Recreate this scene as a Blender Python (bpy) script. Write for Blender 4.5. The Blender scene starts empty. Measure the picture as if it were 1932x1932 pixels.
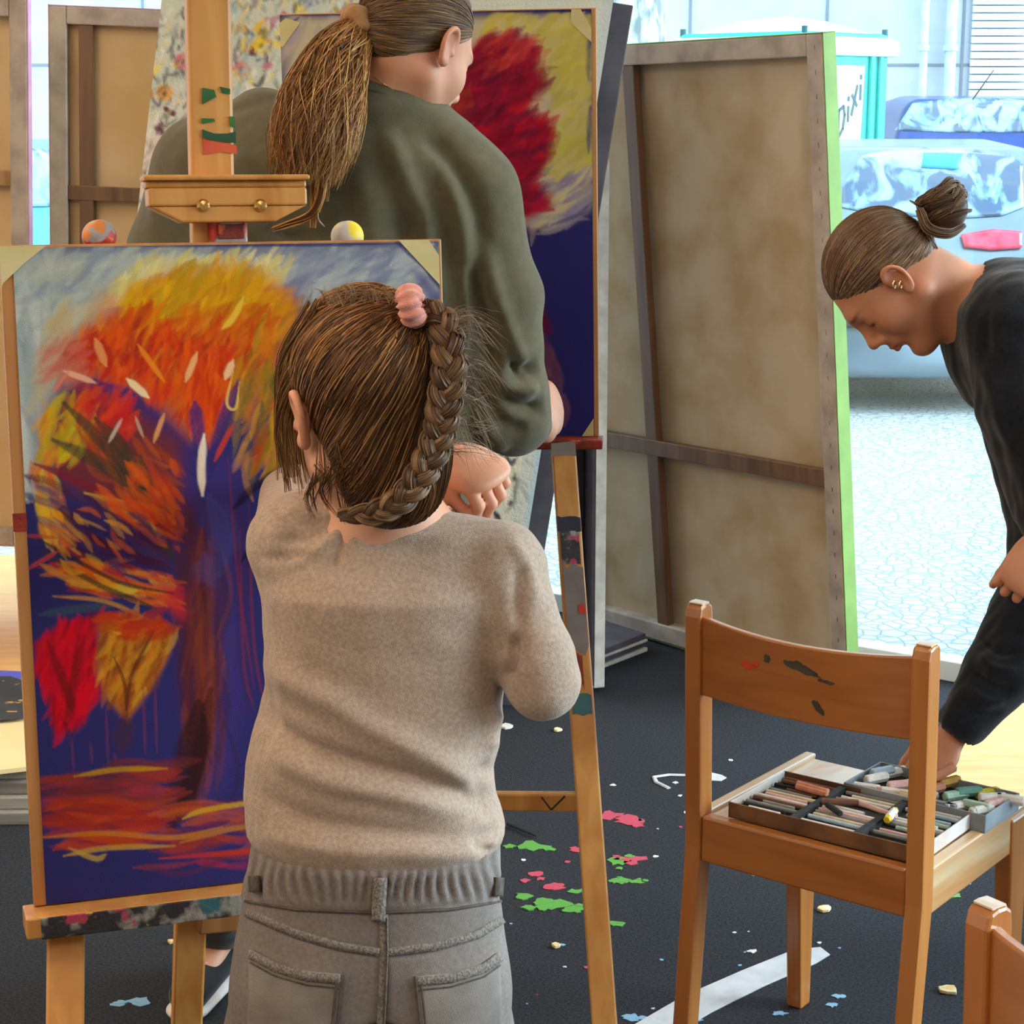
import bpy, math, random
import numpy as np
from mathutils import Vector, Matrix
random.seed(7); RNG = np.random.default_rng(7)
scene = bpy.context.scene
# ------------------------------------------------------------------ camera
FPX, PITCH, CAMH = 3640.0, math.radians(12.0), 1.6
cd = bpy.data.cameras.new('camera'); cam = bpy.data.objects.new('camera', cd)
scene.collection.objects.link(cam); scene.camera = cam
cam.location = (0, 0, CAMH); cam.rotation_euler = (math.radians(90) - PITCH, 0, 0)
cd.sensor_width = 36; cd.sensor_fit = 'HORIZONTAL'; cd.lens = FPX / 1932 * 36; cd.clip_start = .05; cd.clip_end = 200
# ------------------------------------------------------------------ world: bright overcast daylight
world = bpy.data.worlds.new('overcast_sky'); scene.world = world; world.use_nodes = True
wn, wl = world.node_tree.nodes, world.node_tree.links; wn.clear()
w_out = wn.new('ShaderNodeOutputWorld'); w_bg = wn.new('ShaderNodeBackground'); w_bg.inputs[1].default_value = 5.2
w_tc = wn.new('ShaderNodeTexCoord'); w_no = wn.new('ShaderNodeTexNoise'); w_no.inputs['Scale'].default_value = 3.0; w_no.inputs['Detail'].default_value = 6
w_ra = wn.new('ShaderNodeValToRGB'); w_ra.color_ramp.elements[0].position = .38; w_ra.color_ramp.elements[0].color = (.42, .66, .92, 1)
w_ra.color_ramp.elements[1].position = .6; w_ra.color_ramp.elements[1].color = (.86, .95, 1, 1)
wl.new(w_tc.outputs['Generated'], w_no.inputs['Vector']); wl.new(w_no.outputs['Fac'], w_ra.inputs[0])
wl.new(w_ra.outputs[0], w_bg.inputs[0]); wl.new(w_bg.outputs[0], w_out.inputs[0])
scene.view_settings.view_transform = 'Standard'; scene.view_settings.look = 'None'
scene.view_settings.gamma = 1; scene.view_settings.exposure = 0.0; scene.view_settings.use_curve_mapping = False
sun_d = bpy.data.lights.new('hazy_sun', 'SUN'); sun_d.energy = 5.5; sun_d.angle = math.radians(35); sun_d.color = (.88, .95, 1)
sun = bpy.data.objects.new('hazy_sun', sun_d); scene.collection.objects.link(sun); sun.rotation_euler = Vector((-.90, .0, -.34)).to_track_quat('-Z', 'Y').to_euler(); sun['kind'] = 'helper'
scene.cycles.max_bounces = 8; scene.cycles.transparent_max_bounces = 12; scene.cycles.use_denoising = True
scene.cycles.caustics_reflective = False; scene.cycles.caustics_refractive = False
scene.cycles.sample_clamp_indirect = 6

# ------------------------------------------------------------------ pixel <-> world
CC, SS = math.cos(PITCH), math.sin(PITCH)
def proj(P):
    P = np.atleast_2d(np.asarray(P, float)); y = P[:, 1]; z = P[:, 2] - CAMH
    d = y * CC - z * SS; u = y * SS + z * CC
    return np.c_[966 + FPX * P[:, 0] / d, 966 - FPX * u / d]
def ray(px, py):
    px = np.asarray(px, float); py = np.asarray(py, float); a = (px - 966) / FPX; b = (966 - py) / FPX
    return np.stack([a, CC + b * SS, -SS + b * CC], -1)
def at(px, py, Y):
    D = ray(px, py); return D * (Y / D[..., 1:2] if D.ndim > 1 else Y / D[1]) + np.array([0, 0, CAMH])
def ground(px, py, z=0.0):
    D = ray(px, py); return D * ((z - CAMH) / D[2]) + np.array([0, 0, CAMH])
def mpp(Y, z=1.0): return (Y * CC - (z - CAMH) * SS) / FPX      # metres per photo pixel at that distance

def lin(c):
    c = np.asarray(c, float) / 255.0
    return np.where(c <= .04045, c / 12.92, ((c + .055) / 1.055) ** 2.4)
def rgba(c): return (*[float(v) for v in lin(c)], 1.0)

# ------------------------------------------------------------------ objects
COL = scene.collection
def tag(o, label=None, cat=None, group=None, kind=None):
    if label: o['label'] = label
    if cat: o['category'] = cat
    if group: o['group'] = group
    if kind: o['kind'] = kind
    return o
def empty(name, loc=(0, 0, 0), rotz=0.0, **k):
    o = bpy.data.objects.new(name, None); COL.objects.link(o); o.location = loc; o.rotation_euler = (0, 0, rotz); o.empty_display_size = .05
    return tag(o, **k)
def mesh_obj(name, verts, faces, mat, parent=None, smooth=False, cols=None, **k):
    verts = np.asarray(verts, np.float32)
    me = bpy.data.meshes.new(name)
    if isinstance(faces, np.ndarray):
        n = faces.shape[1]; me.vertices.add(len(verts)); me.vertices.foreach_set('co', verts.ravel())
        me.loops.add(faces.size); me.loops.foreach_set('vertex_index', faces.astype(np.int32).ravel())
        me.polygons.add(len(faces)); me.polygons.foreach_set('loop_start', np.arange(0, faces.size, n, dtype=np.int32))
        me.update(calc_edges=True); me.validate()
    else:
        me.from_pydata([tuple(map(float, v)) for v in verts], [], faces); me.update()
    if cols is not None:
        ca = me.color_attributes.new('col', 'FLOAT_COLOR', 'POINT'); c4 = np.ones((len(verts), 4), np.float32); c4[:, :3] = cols
        ca.data.foreach_set('color', c4.ravel())
    if smooth: me.polygons.foreach_set('use_smooth', [True] * len(me.polygons))
    o = bpy.data.objects.new(name, me); COL.objects.link(o)
    for m in (mat if isinstance(mat, (list, tuple)) else [mat]): me.materials.append(m)
    if parent is not None:
        o.parent = parent
        if parent.type == 'EMPTY' or True:
            o.matrix_parent_inverse = Matrix.Identity(4)
    return tag(o, **k)
def wparent(o, parent):
    """parent o keeping its world-space mesh coordinates"""
    bpy_m = world_matrix(parent); o.parent = parent; o.matrix_parent_inverse = bpy_m.inverted(); return o
def world_matrix(o):
    m = Matrix.LocRotScale(o.location, o.rotation_euler, o.scale)
    return (world_matrix(o.parent) @ o.matrix_parent_inverse @ m) if o.parent else m
def copy_tree(o, parent=None):
    c = o.copy(); COL.objects.link(c); c.parent = parent
    for ch in list(o.children): copy_tree(ch, c)
    return c
def bevel(o, w=.003, seg=2, ang=35):
    m = o.modifiers.new('bevel', 'BEVEL'); m.width = w; m.segments = seg; m.limit_method = 'ANGLE'; m.angle_limit = math.radians(ang)
    return o
class MB:
    """collects shapes into one mesh"""
    def __init__(s): s.v = []; s.f = []
    def add(s, v, f):
        n = len(s.v); s.v += [tuple(map(float, p)) for p in v]; s.f += [tuple(i + n for i in q) for q in f]; return s
    def box(s, c, d, R=None):
        c = np.array(c, float); h = np.array(d, float) / 2
        P = np.array([[x, y, z] for x in (-1, 1) for y in (-1, 1) for z in (-1, 1)]) * h
        if R is not None: P = P @ np.asarray(R).T
        return s.add(P + c, [(0, 1, 3, 2), (4, 6, 7, 5), (0, 4, 5, 1), (2, 3, 7, 6), (0, 2, 6, 4), (1, 5, 7, 3)])
    def bar(s, a, b, w, t, side=(1, 0, 0)):
        """rectangular bar a->b; w along `side`, t across"""
        a = np.array(a, float); b = np.array(b, float); d = (b - a); L = np.linalg.norm(d); d /= L
        x = np.array(side, float); x -= d * (x @ d); x /= np.linalg.norm(x); y = np.cross(d, x)
        return s.box((a + b) / 2, (w, t, L), np.c_[x, y, d])
    def prism(s, poly, a, n):
        """poly: list of 3D points; extruded by vector n"""
        k = len(poly); P = [np.array(p, float) for p in poly]; n = np.array(n, float)
        return s.add(P + [p + n for p in P], [tuple(range(k))[::-1], tuple(range(k, 2 * k))] + [(i, (i + 1) % k, k + (i + 1) % k, k + i) for i in range(k)])
    def cyl(s, a, b, r, r2=None, n=16):
        a = np.array(a, float); b = np.array(b, float); d = b - a; d /= np.linalg.norm(d); r2 = r if r2 is None else r2
        x = np.cross(d, (0, 0, 1) if abs(d[2]) < .9 else (1, 0, 0)); x /= np.linalg.norm(x); y = np.cross(d, x)
        t = [i * 2 * math.pi / n for i in range(n)]
        return s.add([a + r * (x * math.cos(q) + y * math.sin(q)) for q in t] + [b + r2 * (x * math.cos(q) + y * math.sin(q)) for q in t],
                     [tuple(range(n))[::-1], tuple(range(n, 2 * n))] + [(i, (i + 1) % n, n + (i + 1) % n, n + i) for i in range(n)])
    def lathe(s, c, axis, prof, n=24):
        c = np.array(c, float); d = np.array(axis, float); d /= np.linalg.norm(d)
        x = np.cross(d, (0, 0, 1) if abs(d[2]) < .9 else (1, 0, 0)); x /= np.linalg.norm(x); y = np.cross(d, x)
        v = []; f = []
        for r, h in prof: v += [c + d * h + r * (x * math.cos(i * 2 * math.pi / n) + y * math.sin(i * 2 * math.pi / n)) for i in range(n)]
        for j in range(len(prof) - 1): f += [(j * n + i, j * n + (i + 1) % n, (j + 1) * n + (i + 1) % n, (j + 1) * n + i) for i in range(n)]
        f += [tuple(range(n))[::-1], tuple(range((len(prof) - 1) * n, len(prof) * n))]
        return s.add(v, f)
    def build(s, name, mat, parent=None, bev=None, smooth=False, world=True, **k):
        o = mesh_obj(name, s.v, s.f, mat, None, smooth, **k)
        if parent is not None:
            if world: wparent(o, parent)
            else: o.parent = parent
        if bev: bevel(o, bev)
        return o
def tube(pts, rad, n=8, closed=False, flat=None):
    """swept tube as (verts, faces); rad scalar or list; flat = (axis, factor)"""
    P = np.array(pts, float); M = len(P); rad = np.broadcast_to(np.asarray(rad, float), (M,))
    T = np.gradient(P, axis=0); T /= np.linalg.norm(T, axis=1)[:, None] + 1e-12
    u = np.cross(T[0], (0, 0, 1) if abs(T[0][2]) < .9 else (1, 0, 0)); u /= np.linalg.norm(u); v = []; f = []
    for i in range(M):
        u = u - T[i] * (u @ T[i]); u /= np.linalg.norm(u); w = np.cross(T[i], u)
        for k in range(n):
            a = 2 * math.pi * k / n; v.append(P[i] + rad[i] * (u * math.cos(a) + w * math.sin(a)))
    for i in range(M - 1): f += [(i * n + k, i * n + (k + 1) % n, (i + 1) * n + (k + 1) % n, (i + 1) * n + k) for k in range(n)]
    f += [tuple(range(n))[::-1], tuple(range((M - 1) * n, M * n))]
    return v, f
def smooth_path(pts, n):
    """Catmull-Rom through pts"""
    P = np.array(pts, float); P = np.vstack([2 * P[0] - P[1], P, 2 * P[-1] - P[-2]]); m = len(P) - 3; out = []
    for q in np.linspace(0, m - 1e-6, n):
        i = int(q); t = q - i; a, b, c, d = P[i:i + 4]
        out.append(.5 * ((2 * b) + (-a + c) * t + (2 * a - 5 * b + 4 * c - d) * t * t + (-a + 3 * b - 3 * c + d) * t ** 3))
    return np.array(out)
def resample(pts, n): 
    P = np.array(pts, float); L = np.r_[0, np.cumsum(np.linalg.norm(np.diff(P, axis=0), axis=1))]; q = np.linspace(0, L[-1], n)
    return np.stack([np.interp(q, L, P[:, k]) for k in range(P.shape[1])], 1)

# ------------------------------------------------------------------ materials
def new_mat(name):
    m = bpy.data.materials.new(name); m.use_nodes = True; n = m.node_tree.nodes; n.clear()
    o = n.new('ShaderNodeOutputMaterial'); b = n.new('ShaderNodeBsdfPrincipled'); m.node_tree.links.new(b.outputs[0], o.inputs[0])
    return m, n, m.node_tree.links, b
def mat(name, c, rough=.6, c2=None, scale=20, stretch=(1, 1, 1), bump=0.0, bscale=None, lo=.35, hi=.65, detail=5, metal=0, spec=.5, sheen=0, coord='Object', attr=False, dist=0.0, spots=None):
    """c, c2 are photo 0-255 colours mixed by noise; attr multiplies in the mesh's own colours"""
    m, n, l, b = new_mat(name); tc = n.new('ShaderNodeTexCoord'); mp = n.new('ShaderNodeMapping'); mp.inputs['Scale'].default_value = stretch
    l.new(tc.outputs[coord], mp.inputs[0]); ns = n.new('ShaderNodeTexNoise'); ns.inputs['Scale'].default_value = scale; ns.inputs['Detail'].default_value = detail
    ns.inputs['Distortion'].default_value = dist
    l.new(mp.outputs[0], ns.inputs['Vector']); rp = n.new('ShaderNodeValToRGB'); e = rp.color_ramp.elements
    e[0].position = lo; e[1].position = hi; e[0].color = rgba(c); e[1].color = rgba(c if c2 is None else c2); l.new(ns.outputs['Fac'], rp.inputs[0])
    src = rp.outputs[0]
    if spots:
        for (sc, sscale, thr) in spots:
            s2 = n.new('ShaderNodeTexNoise'); s2.inputs['Scale'].default_value = sscale; s2.inputs['Detail'].default_value = 3; l.new(tc.outputs[coord], s2.inputs['Vector'])
            r2 = n.new('ShaderNodeValToRGB'); r2.color_ramp.elements[0].position = thr; r2.color_ramp.elements[1].position = thr + .04
            r2.color_ramp.elements[0].color = (0, 0, 0, 1); r2.color_ramp.elements[1].color = (1, 1, 1, 1); l.new(s2.outputs['Fac'], r2.inputs[0])
            mx = n.new('ShaderNodeMix'); mx.data_type = 'RGBA'; l.new(r2.outputs[0], mx.inputs[0]); l.new(src, mx.inputs[6]); mx.inputs[7].default_value = rgba(sc); src = mx.outputs[2]
    if attr:
        at_ = n.new('ShaderNodeVertexColor'); at_.layer_name = 'col'; mx = n.new('ShaderNodeMix'); mx.data_type = 'RGBA'; mx.blend_type = 'MULTIPLY'
        mx.inputs[0].default_value = 1; l.new(src, mx.inputs[6]); l.new(at_.outputs[0], mx.inputs[7]); src = mx.outputs[2]
    l.new(src, b.inputs['Base Color']); b.inputs['Roughness'].default_value = rough; b.inputs['Metallic'].default_value = metal
    b.inputs['Specular IOR Level'].default_value = spec
    if sheen: b.inputs['Sheen Weight'].default_value = sheen; b.inputs['Sheen Roughness'].default_value = .5
    if bump:
        bn = n.new('ShaderNodeTexNoise'); bn.inputs['Scale'].default_value = bscale or scale; bn.inputs['Detail'].default_value = 4; l.new(mp.outputs[0], bn.inputs['Vector'])
        bu = n.new('ShaderNodeBump'); bu.inputs['Strength'].default_value = bump; bu.inputs['Distance'].default_value = .004; l.new(bn.outputs['Fac'], bu.inputs['Height']); l.new(bu.outputs[0], b.inputs['Normal'])
    return m
def emit_mat(name, c, s):
    m = bpy.data.materials.new(name); m.use_nodes = True; n = m.node_tree.nodes; n.clear(); o = n.new('ShaderNodeOutputMaterial'); e = n.new('ShaderNodeEmission')
    e.inputs[0].default_value = (*c, 1); e.inputs[1].default_value = s; m.node_tree.links.new(e.outputs[0], o.inputs[0]); return m
def wood(name, c, c2, axis=2, rough=.42, scale=9, **k):
    st = [9, 9, 9]; st[axis] = .7
    return mat(name, c, rough, c2, scale=scale * .35, stretch=tuple(st), bump=.12, detail=6, dist=.6, lo=.3, hi=.7, **k)

# ------------------------------------------------------------------ signed-distance modelling
def V(*a): return np.array(a, np.float32)
def rc(a, b, ra, rb=None, flat=None):
    """tapered capsule; flat = (axis, factor) squashes it along a unit axis"""
    a = np.asarray(a, np.float32); b = np.asarray(b, np.float32); rb = ra if rb is None else rb; ab = b - a; L2 = float(ab @ ab) + 1e-12
    def f(P):
        q = P - a; t = np.clip(q @ ab / L2, 0, 1); d = q - t[:, None] * ab
        if flat is not None:
            n = np.asarray(flat[0], np.float32); n = n / np.linalg.norm(n); d = d + (d @ n)[:, None] * n * (1 / flat[1] - 1)
            return (np.sqrt((d * d).sum(1)) - (ra + t * (rb - ra))) * min(1, flat[1])
        return np.sqrt((d * d).sum(1)) - (ra + t * (rb - ra))
    return f
def ell(c, r, R=None):
    c = np.asarray(c, np.float32); r = np.asarray(r, np.float32); R = None if R is None else np.asarray(R, np.float32)
    def f(P):
        q = P - c
        if R is not None: q = q @ R
        k0 = np.sqrt(((q / r) ** 2).sum(1)); k1 = np.sqrt(((q / (r * r)) ** 2).sum(1)) + 1e-9
        return np.where(k0 < .3, (k0 - 1) * r.min(), k0 * (k0 - 1) / k1)
    return f
def smin(a, b, k):
    if k <= 0: return np.minimum(a, b)
    h = np.maximum(k - np.abs(a - b), 0) / k; return np.minimum(a, b) - h * h * k * .25
def union(prims):
    """prims: list of (f, k) smooth-joined in order; k < 0 carves instead"""
    def f(P):
        d = prims[0][0](P)
        for g, k in prims[1:]:
            d = smin(d, g(P), k) if k >= 0 else -smin(-d, g(P), -k)
        return d
    f.prims = prims; return f
def chain(pts, rad, k=.01, flat=None):
    return [(rc(pts[i], pts[i + 1], rad[i], rad[i + 1], flat), k) for i in range(len(pts) - 1)]
def rings(rows, p=2.3, cap=.02):
    """rows: (z, cx, cy, a, b) from bottom to top -> vertical lofted body"""
    R = np.array(sorted(rows), np.float32)
    def f(P):
        z = P[:, 2]; cx, cy, a, b = [np.interp(z, R[:, 0], R[:, i]) for i in (1, 2, 3, 4)]
        k = (np.abs((P[:, 0] - cx) / a) ** p + np.abs((P[:, 1] - cy) / b) ** p) ** (1 / p)
        d = (k - 1) * np.minimum(a, b); dz = np.maximum(R[0, 0] - z, z - R[-1, 0])
        return (-smin(-d, -dz, cap)).astype(np.float32)
    return f
def sdf_mesh(f, lo, hi, h):
    lo = np.array(lo, np.float32); hi = np.array(hi, np.float32); B = 12
    n = (np.ceil((hi - lo) / h / B).astype(int)) * B; F = np.full(tuple(n + 1), 1e3, np.float32)
    bs = B * h; nb = n // B
    ib = np.stack(np.meshgrid(*[np.arange(k) for k in nb], indexing='ij'), -1).reshape(-1, 3)
    d = f((lo + (ib + .5) * bs).astype(np.float32)); act = np.abs(d) < bs * 1.25
    ins = ib[(~act) & (d < 0)]
    for i, j, k in ins: F[i * B:i * B + B + 1, j * B:j * B + B + 1, k * B:k * B + B + 1] = -1e3
    A = ib[act]; off = np.stack(np.meshgrid(*[np.arange(B + 1)] * 3, indexing='ij'), -1).reshape(-1, 3)
    pr = getattr(f, 'prims', None)
    if pr is not None and len(pr) > 5:      # only the shapes that reach a block are evaluated in it
        G = np.stack([g((lo + (A + .5) * bs).astype(np.float32)) for g, _ in pr], 1); reach = bs * 1.5 + .03
        for bi in range(len(A)):
            keep = [pr[i] for i in range(len(pr)) if G[bi, i] < reach or (pr[i][1] >= 0 and G[bi, i] <= G[bi].min() + .02)]
            keep = [q for j, q in enumerate(keep) if not (j == 0 and q[1] < 0)]
            I = A[bi] * B + off; P_ = (lo + I * h).astype(np.float32)
            while keep and keep[0][1] < 0: keep = keep[1:]
            F[I[:, 0], I[:, 1], I[:, 2]] = union(keep)(P_) if keep else 1e3
        A = A[:0]
    for s in range(0, len(A), 60):
        a = A[s:s + 60]; I = (a[:, None, :] * B + off[None]).reshape(-1, 3); F[I[:, 0], I[:, 1], I[:, 2]] = f((lo + I * h).astype(np.float32))
    S = F < 0; nx, ny, nz = n
    c = [(i, j, k) for i in (0, 1) for j in (0, 1) for k in (0, 1)]
    cnt = sum(S[i:nx + i, j:ny + j, k:nz + k].astype(np.int8) for i, j, k in c); mask = (cnt > 0) & (cnt < 8)
    idx = np.argwhere(mask); vid = np.full(mask.shape, -1, np.int64); vid[mask] = np.arange(len(idx))
    acc = np.zeros((len(idx), 3)); num = np.zeros(len(idx))
    for a, b in [(p, q) for p in range(8) for q in range(p + 1, 8) if sum(abs(c[p][t] - c[q][t]) for t in range(3)) == 1]:
        pa = idx + c[a]; pb = idx + c[b]; fa = F[tuple(pa.T)]; fb = F[tuple(pb.T)]; m = (fa < 0) != (fb < 0)
        t = np.zeros(len(idx)); t[m] = fa[m] / (fa[m] - fb[m]); t = np.clip(t, 0.02, .98); acc[m] += (pa + (pb - pa) * t[:, None])[m]; num[m] += 1
    v = lo + (acc / num[:, None]) * h
    faces = []
    for ax in range(3):
        u, w = (ax + 1) % 3, (ax + 2) % 3; s0 = [slice(1, -1)] * 3; s0[ax] = slice(0, n[ax]); s1 = list(s0); s1[ax] = slice(1, n[ax] + 1)
        s0 = tuple(s0); s1 = tuple(s1); ch = S[s0] != S[s1]; e = np.argwhere(ch); flip = S[s1][ch]
        e = e + np.array([0 if t == ax else 1 for t in range(3)]); q = []
        for du, dw in ((-1, -1), (0, -1), (0, 0), (-1, 0)):
            g = e.copy(); g[:, u] += du; g[:, w] += dw; q.append(vid[tuple(g.T)])
        q = np.stack(q, 1); q[flip] = q[flip][:, ::-1]; faces.append(q)
    fc = np.vstack(faces); fc = fc[(fc >= 0).all(1)]
    return v.astype(np.float32), fc
def f_grad(f, P, e=.002):
    g = np.stack([f(P + np.eye(3, dtype=np.float32)[i] * e) - f(P - np.eye(3, dtype=np.float32)[i] * e) for i in range(3)], 1) / (2 * e)
    return g / (np.linalg.norm(g, axis=1)[:, None] + 1e-9)
def cast(f, px, py, y0, y1=None):
    """where the view ray of photo pixel (px, py) meets surface f"""
    D = ray(px, py).astype(np.float32); L = np.linalg.norm(D, axis=-1, keepdims=True); D = D / L; P = np.array([0, 0, CAMH], np.float32) + D * (y0 / D[..., 1:2])
    for _ in range(60):
        d = f(P); P = P + D * np.clip(d, -.02, .05)[:, None] * .7
    return P
def vnoise(P, s, seed=0):
    """cheap smooth value noise for numpy points"""
    q = P * s; r = np.random.default_rng(seed); out = np.zeros(len(P))
    for k in range(6):
        d = r.normal(size=P.shape[1]) * (1.0 + k * .45); out += np.sin(q @ d + r.uniform(0, 6.3)) / (1 + k * .3)
    return out / 3.2
def patch(f, top, bot, nu, nv, y0, off=.001, thick=.003):
    """sheet hugging surface f between two pixel polylines -> (verts, faces)"""
    T = resample(top, nu); Bt = resample(bot, nu); t = np.linspace(0, 1, nv)[:, None, None]; Q = (T * (1 - t) + Bt * t).reshape(-1, 2)
    P = cast(f, Q[:, 0], Q[:, 1], y0); N = f_grad(f, P); o = P + N * (off + thick); i = P + N * (off - .002)
    k = nu * nv; g = lambda a, b: a * nu + b; F = []
    for a in range(nv - 1):
        for b in range(nu - 1):
            F.append((g(a, b), g(a + 1, b), g(a + 1, b + 1), g(a, b + 1))); F.append((k + g(a, b), k + g(a, b + 1), k + g(a + 1, b + 1), k + g(a + 1, b)))
    rim = [g(0, b) for b in range(nu)] + [g(a, nu - 1) for a in range(1, nv)] + [g(nv - 1, b) for b in range(nu - 2, -1, -1)] + [g(a, 0) for a in range(nv - 2, 0, -1)]
    for a, b in zip(rim, rim[1:] + rim[:1]): F.append((a, b, k + b, k + a))
    return np.vstack([o, i]), F
def strip(f, line, w, y0, n=24, off=.0, thick=.0015):
    L = resample(line, n); T = np.gradient(L, axis=0); T /= np.linalg.norm(T, axis=1)[:, None]; N = np.c_[-T[:, 1], T[:, 0]] * w / 2
    return patch(f, L - N, L + N, n, 3, y0, off, thick)
# ================================================================== setting
M = {}
M['carpet'] = mat('dark_carpet', (34, 34, 37), .95, (63, 64, 69), scale=180, bump=.5, bscale=400, lo=.3, hi=.75, spec=.15)
M['plaster'] = mat('wall_plaster', (206, 200, 188), .9, (216, 210, 200), scale=6, bump=.1, bscale=60)
M['white_metal'] = mat('white_painted_metal', (226, 230, 232), .4, (214, 220, 224), scale=4)
M['cobble'] = None
P0 = np.array([-.1, 6.2]); P1 = np.array([3.4, 3.75]); WD = (P1 - P0) / np.linalg.norm(P1 - P0); WL = np.linalg.norm(P1 - P0)
def struct(mb, name, m, **k): return mb.build(name, m, kind='structure', **k)
fl = MB(); fl.prism([(-3.6, -2.6, -.1), (3.4, -2.6, -.1), (3.4, 3.75, -.1), (-.1, 6.2, -.1), (-3.6, 6.2, -.1)], 0, (0, 0, .1)); floor = struct(fl, 'floor', M['carpet'])
cl = MB(); cl.prism([(-3.6, -2.6, 3.0), (3.4, -2.6, 3.0), (3.4, 3.75, 3.0), (-.1, 6.2, 3.0), (-3.6, 6.2, 3.0)], 0, (0, 0, .1)); struct(cl, 'ceiling', M['plaster'])
struct(MB().box((-3.66, 1.8, 1.5), (.12, 8.8, 3.2)), 'wall_left', M['plaster'])
struct(MB().box((3.46, -1.4, 1.5), (.12, 2.4, 3.2)), 'wall_right', M['plaster'])
struct(MB().box((-.1, -2.66, 1.5), (7.2, .12, 3.2)), 'wall_back', M['plaster'])
# glass: clear pane with a faint mirror
def glass_mat():
    m = bpy.data.materials.new('window_glass'); m.use_nodes = True; n = m.node_tree.nodes; l = m.node_tree.links; n.clear()
    o = n.new('ShaderNodeOutputMaterial'); t = n.new('ShaderNodeBsdfTransparent'); g = n.new('ShaderNodeBsdfGlossy'); g.inputs['Roughness'].default_value = .02
    t.inputs[0].default_value = (.93, .98, .985, 1); x = n.new('ShaderNodeMixShader'); x.inputs[0].default_value = .04; l.new(t.outputs[0], x.inputs[1]); l.new(g.outputs[0], x.inputs[2]); l.new(x.outputs[0], o.inputs[0]); return m
M['glass'] = glass_mat()
def glazing(idx, a, b, mull):
    """floor-to-ceiling shop window from a to b"""
    a = np.array(a); b = np.array(b); d = (b - a); L = np.linalg.norm(d); d /= L; R = np.array([[d[0], -d[1], 0], [d[1], d[0], 0], [0, 0, 1]])
    root = empty(f'window_{idx}', (*a, 0), kind='structure')
    fr = MB(); mid = (a + b) / 2
    fr.box((*mid, .03), (L, .07, .06), R); fr.box((*mid, 2.72), (L, .07, .08), R)
    for q in mull: p = a + d * L * q; fr.box((*p, 1.37), (.06, .07, 2.66), R)
    fr.build('window_frame', M['white_metal'], root, bev=.004)
    MB().box((*mid, 1.37), (L - .02, .008, 2.66), R).build('glass_pane', M['glass'], root)
    MB().box((*mid, 2.9), (L + .05, .12, .28), R).build('window_header', M['plaster'], root)
    li = bpy.data.lights.new('daylight_portal', 'AREA'); li.shape = 'RECTANGLE'; li.size = L; li.size_y = 2.7; li.cycles.is_portal = True
    lo = bpy.data.objects.new('daylight_portal', li); COL.objects.link(lo)
    n = np.array([-d[1], d[0]]); n = n if n @ (mid - np.array([0, 2.])) > 0 else -n; lo.location = (*(mid + n * .08), 1.37)
    lo.rotation_euler = Vector((-n[0], -n[1], 0)).to_track_quat('-Z', 'Y').to_euler(); lo['kind'] = 'helper'
glazing(1, P0, P1, (0.0, .78, 1.0)); glazing(2, (-3.6, 6.2), P0, (0.0, .4)); glazing(3, P1, (3.4, -.2), (.5, 1.0))
# warm ceiling panels of the room, plus two added to brighten the canvases
M['lamp'] = emit_mat('warm_lamp_diffuser', (1.0, .78, .57), 18)
for k, (x, y) in enumerate([(-2.6, .6), (-1.4, .6), (-2.6, 2.4), (-1.4, 2.4), (-1.9, 4.0), (.9, 3.3), (-2.6, -1.4), (-1.0, -1.4), (1.0, -.6)]):
    r = empty('ceiling_lamp', (x, y, 2.96), label=['foremost lamp panel by the left wall', 'foremost lamp panel of the inner row', 'rear lamp panel by the left wall', 'rear lamp panel of the inner row', 'lamp panel added to brighten the left canvases', 'lamp panel added above the far easel to brighten the canvases', 'lamp panel over the left rear corner', 'lamp panel over the back wall centre', 'single lamp panel on the right half of the ceiling'][k], cat='lamp', group='ceiling lamps')
    MB().box((x, y, 2.975), (.34, 1.24, .05)).build('lamp_housing', M['white_metal'], r); MB().box((x, y, 2.945), (.28, 1.18, .012)).build('lamp_diffuser', M['lamp'], r)

# ================================================================== street outside
def cobble_mat():
    m, n, l, b = new_mat('cobblestones'); tc = n.new('ShaderNodeTexCoord'); ns = n.new('ShaderNodeTexNoise'); ns.inputs['Scale'].default_value = 4
    mx = n.new('ShaderNodeVectorMath'); mx.operation = 'MULTIPLY_ADD'; mx.inputs[1].default_value = (.05, .05, 0); l.new(tc.outputs['Object'], ns.inputs[0]); l.new(ns.outputs['Color'], mx.inputs[0]); l.new(tc.outputs['Object'], mx.inputs[2])
    v = n.new('ShaderNodeTexVoronoi'); v.feature = 'DISTANCE_TO_EDGE'; v.inputs['Scale'].default_value = 17; l.new(mx.outputs[0], v.inputs['Vector'])
    r = n.new('ShaderNodeValToRGB'); r.color_ramp.elements[0].position = .0; r.color_ramp.elements[0].color = rgba((116, 128, 132)); r.color_ramp.elements[1].position = .12; r.color_ramp.elements[1].color = rgba((162, 168, 167))
    l.new(v.outputs['Distance'], r.inputs[0]); l.new(r.outputs[0], b.inputs['Base Color']); b.inputs['Roughness'].default_value = .7
    bu = n.new('ShaderNodeBump'); bu.inputs['Distance'].default_value = .02; l.new(r.outputs[0], bu.inputs['Height']); l.new(bu.outputs[0], b.inputs['Normal']); return m
M['cobble'] = cobble_mat()
mesh_obj('street', [(-30, 3.0, -.12), (30, 3.0, -.12), (30, 60, -.12), (-30, 60, -.12), (30, -20, -.12), (3.5, -20, -.12), (3.5, 3.0, -.12)], [(0, 1, 2, 3), (6, 5, 4, 1)], M['cobble'], kind='structure')
M['facade'] = mat('grey_facade_panels', (176, 184, 192), .8, (186, 192, 198), scale=3)
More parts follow.
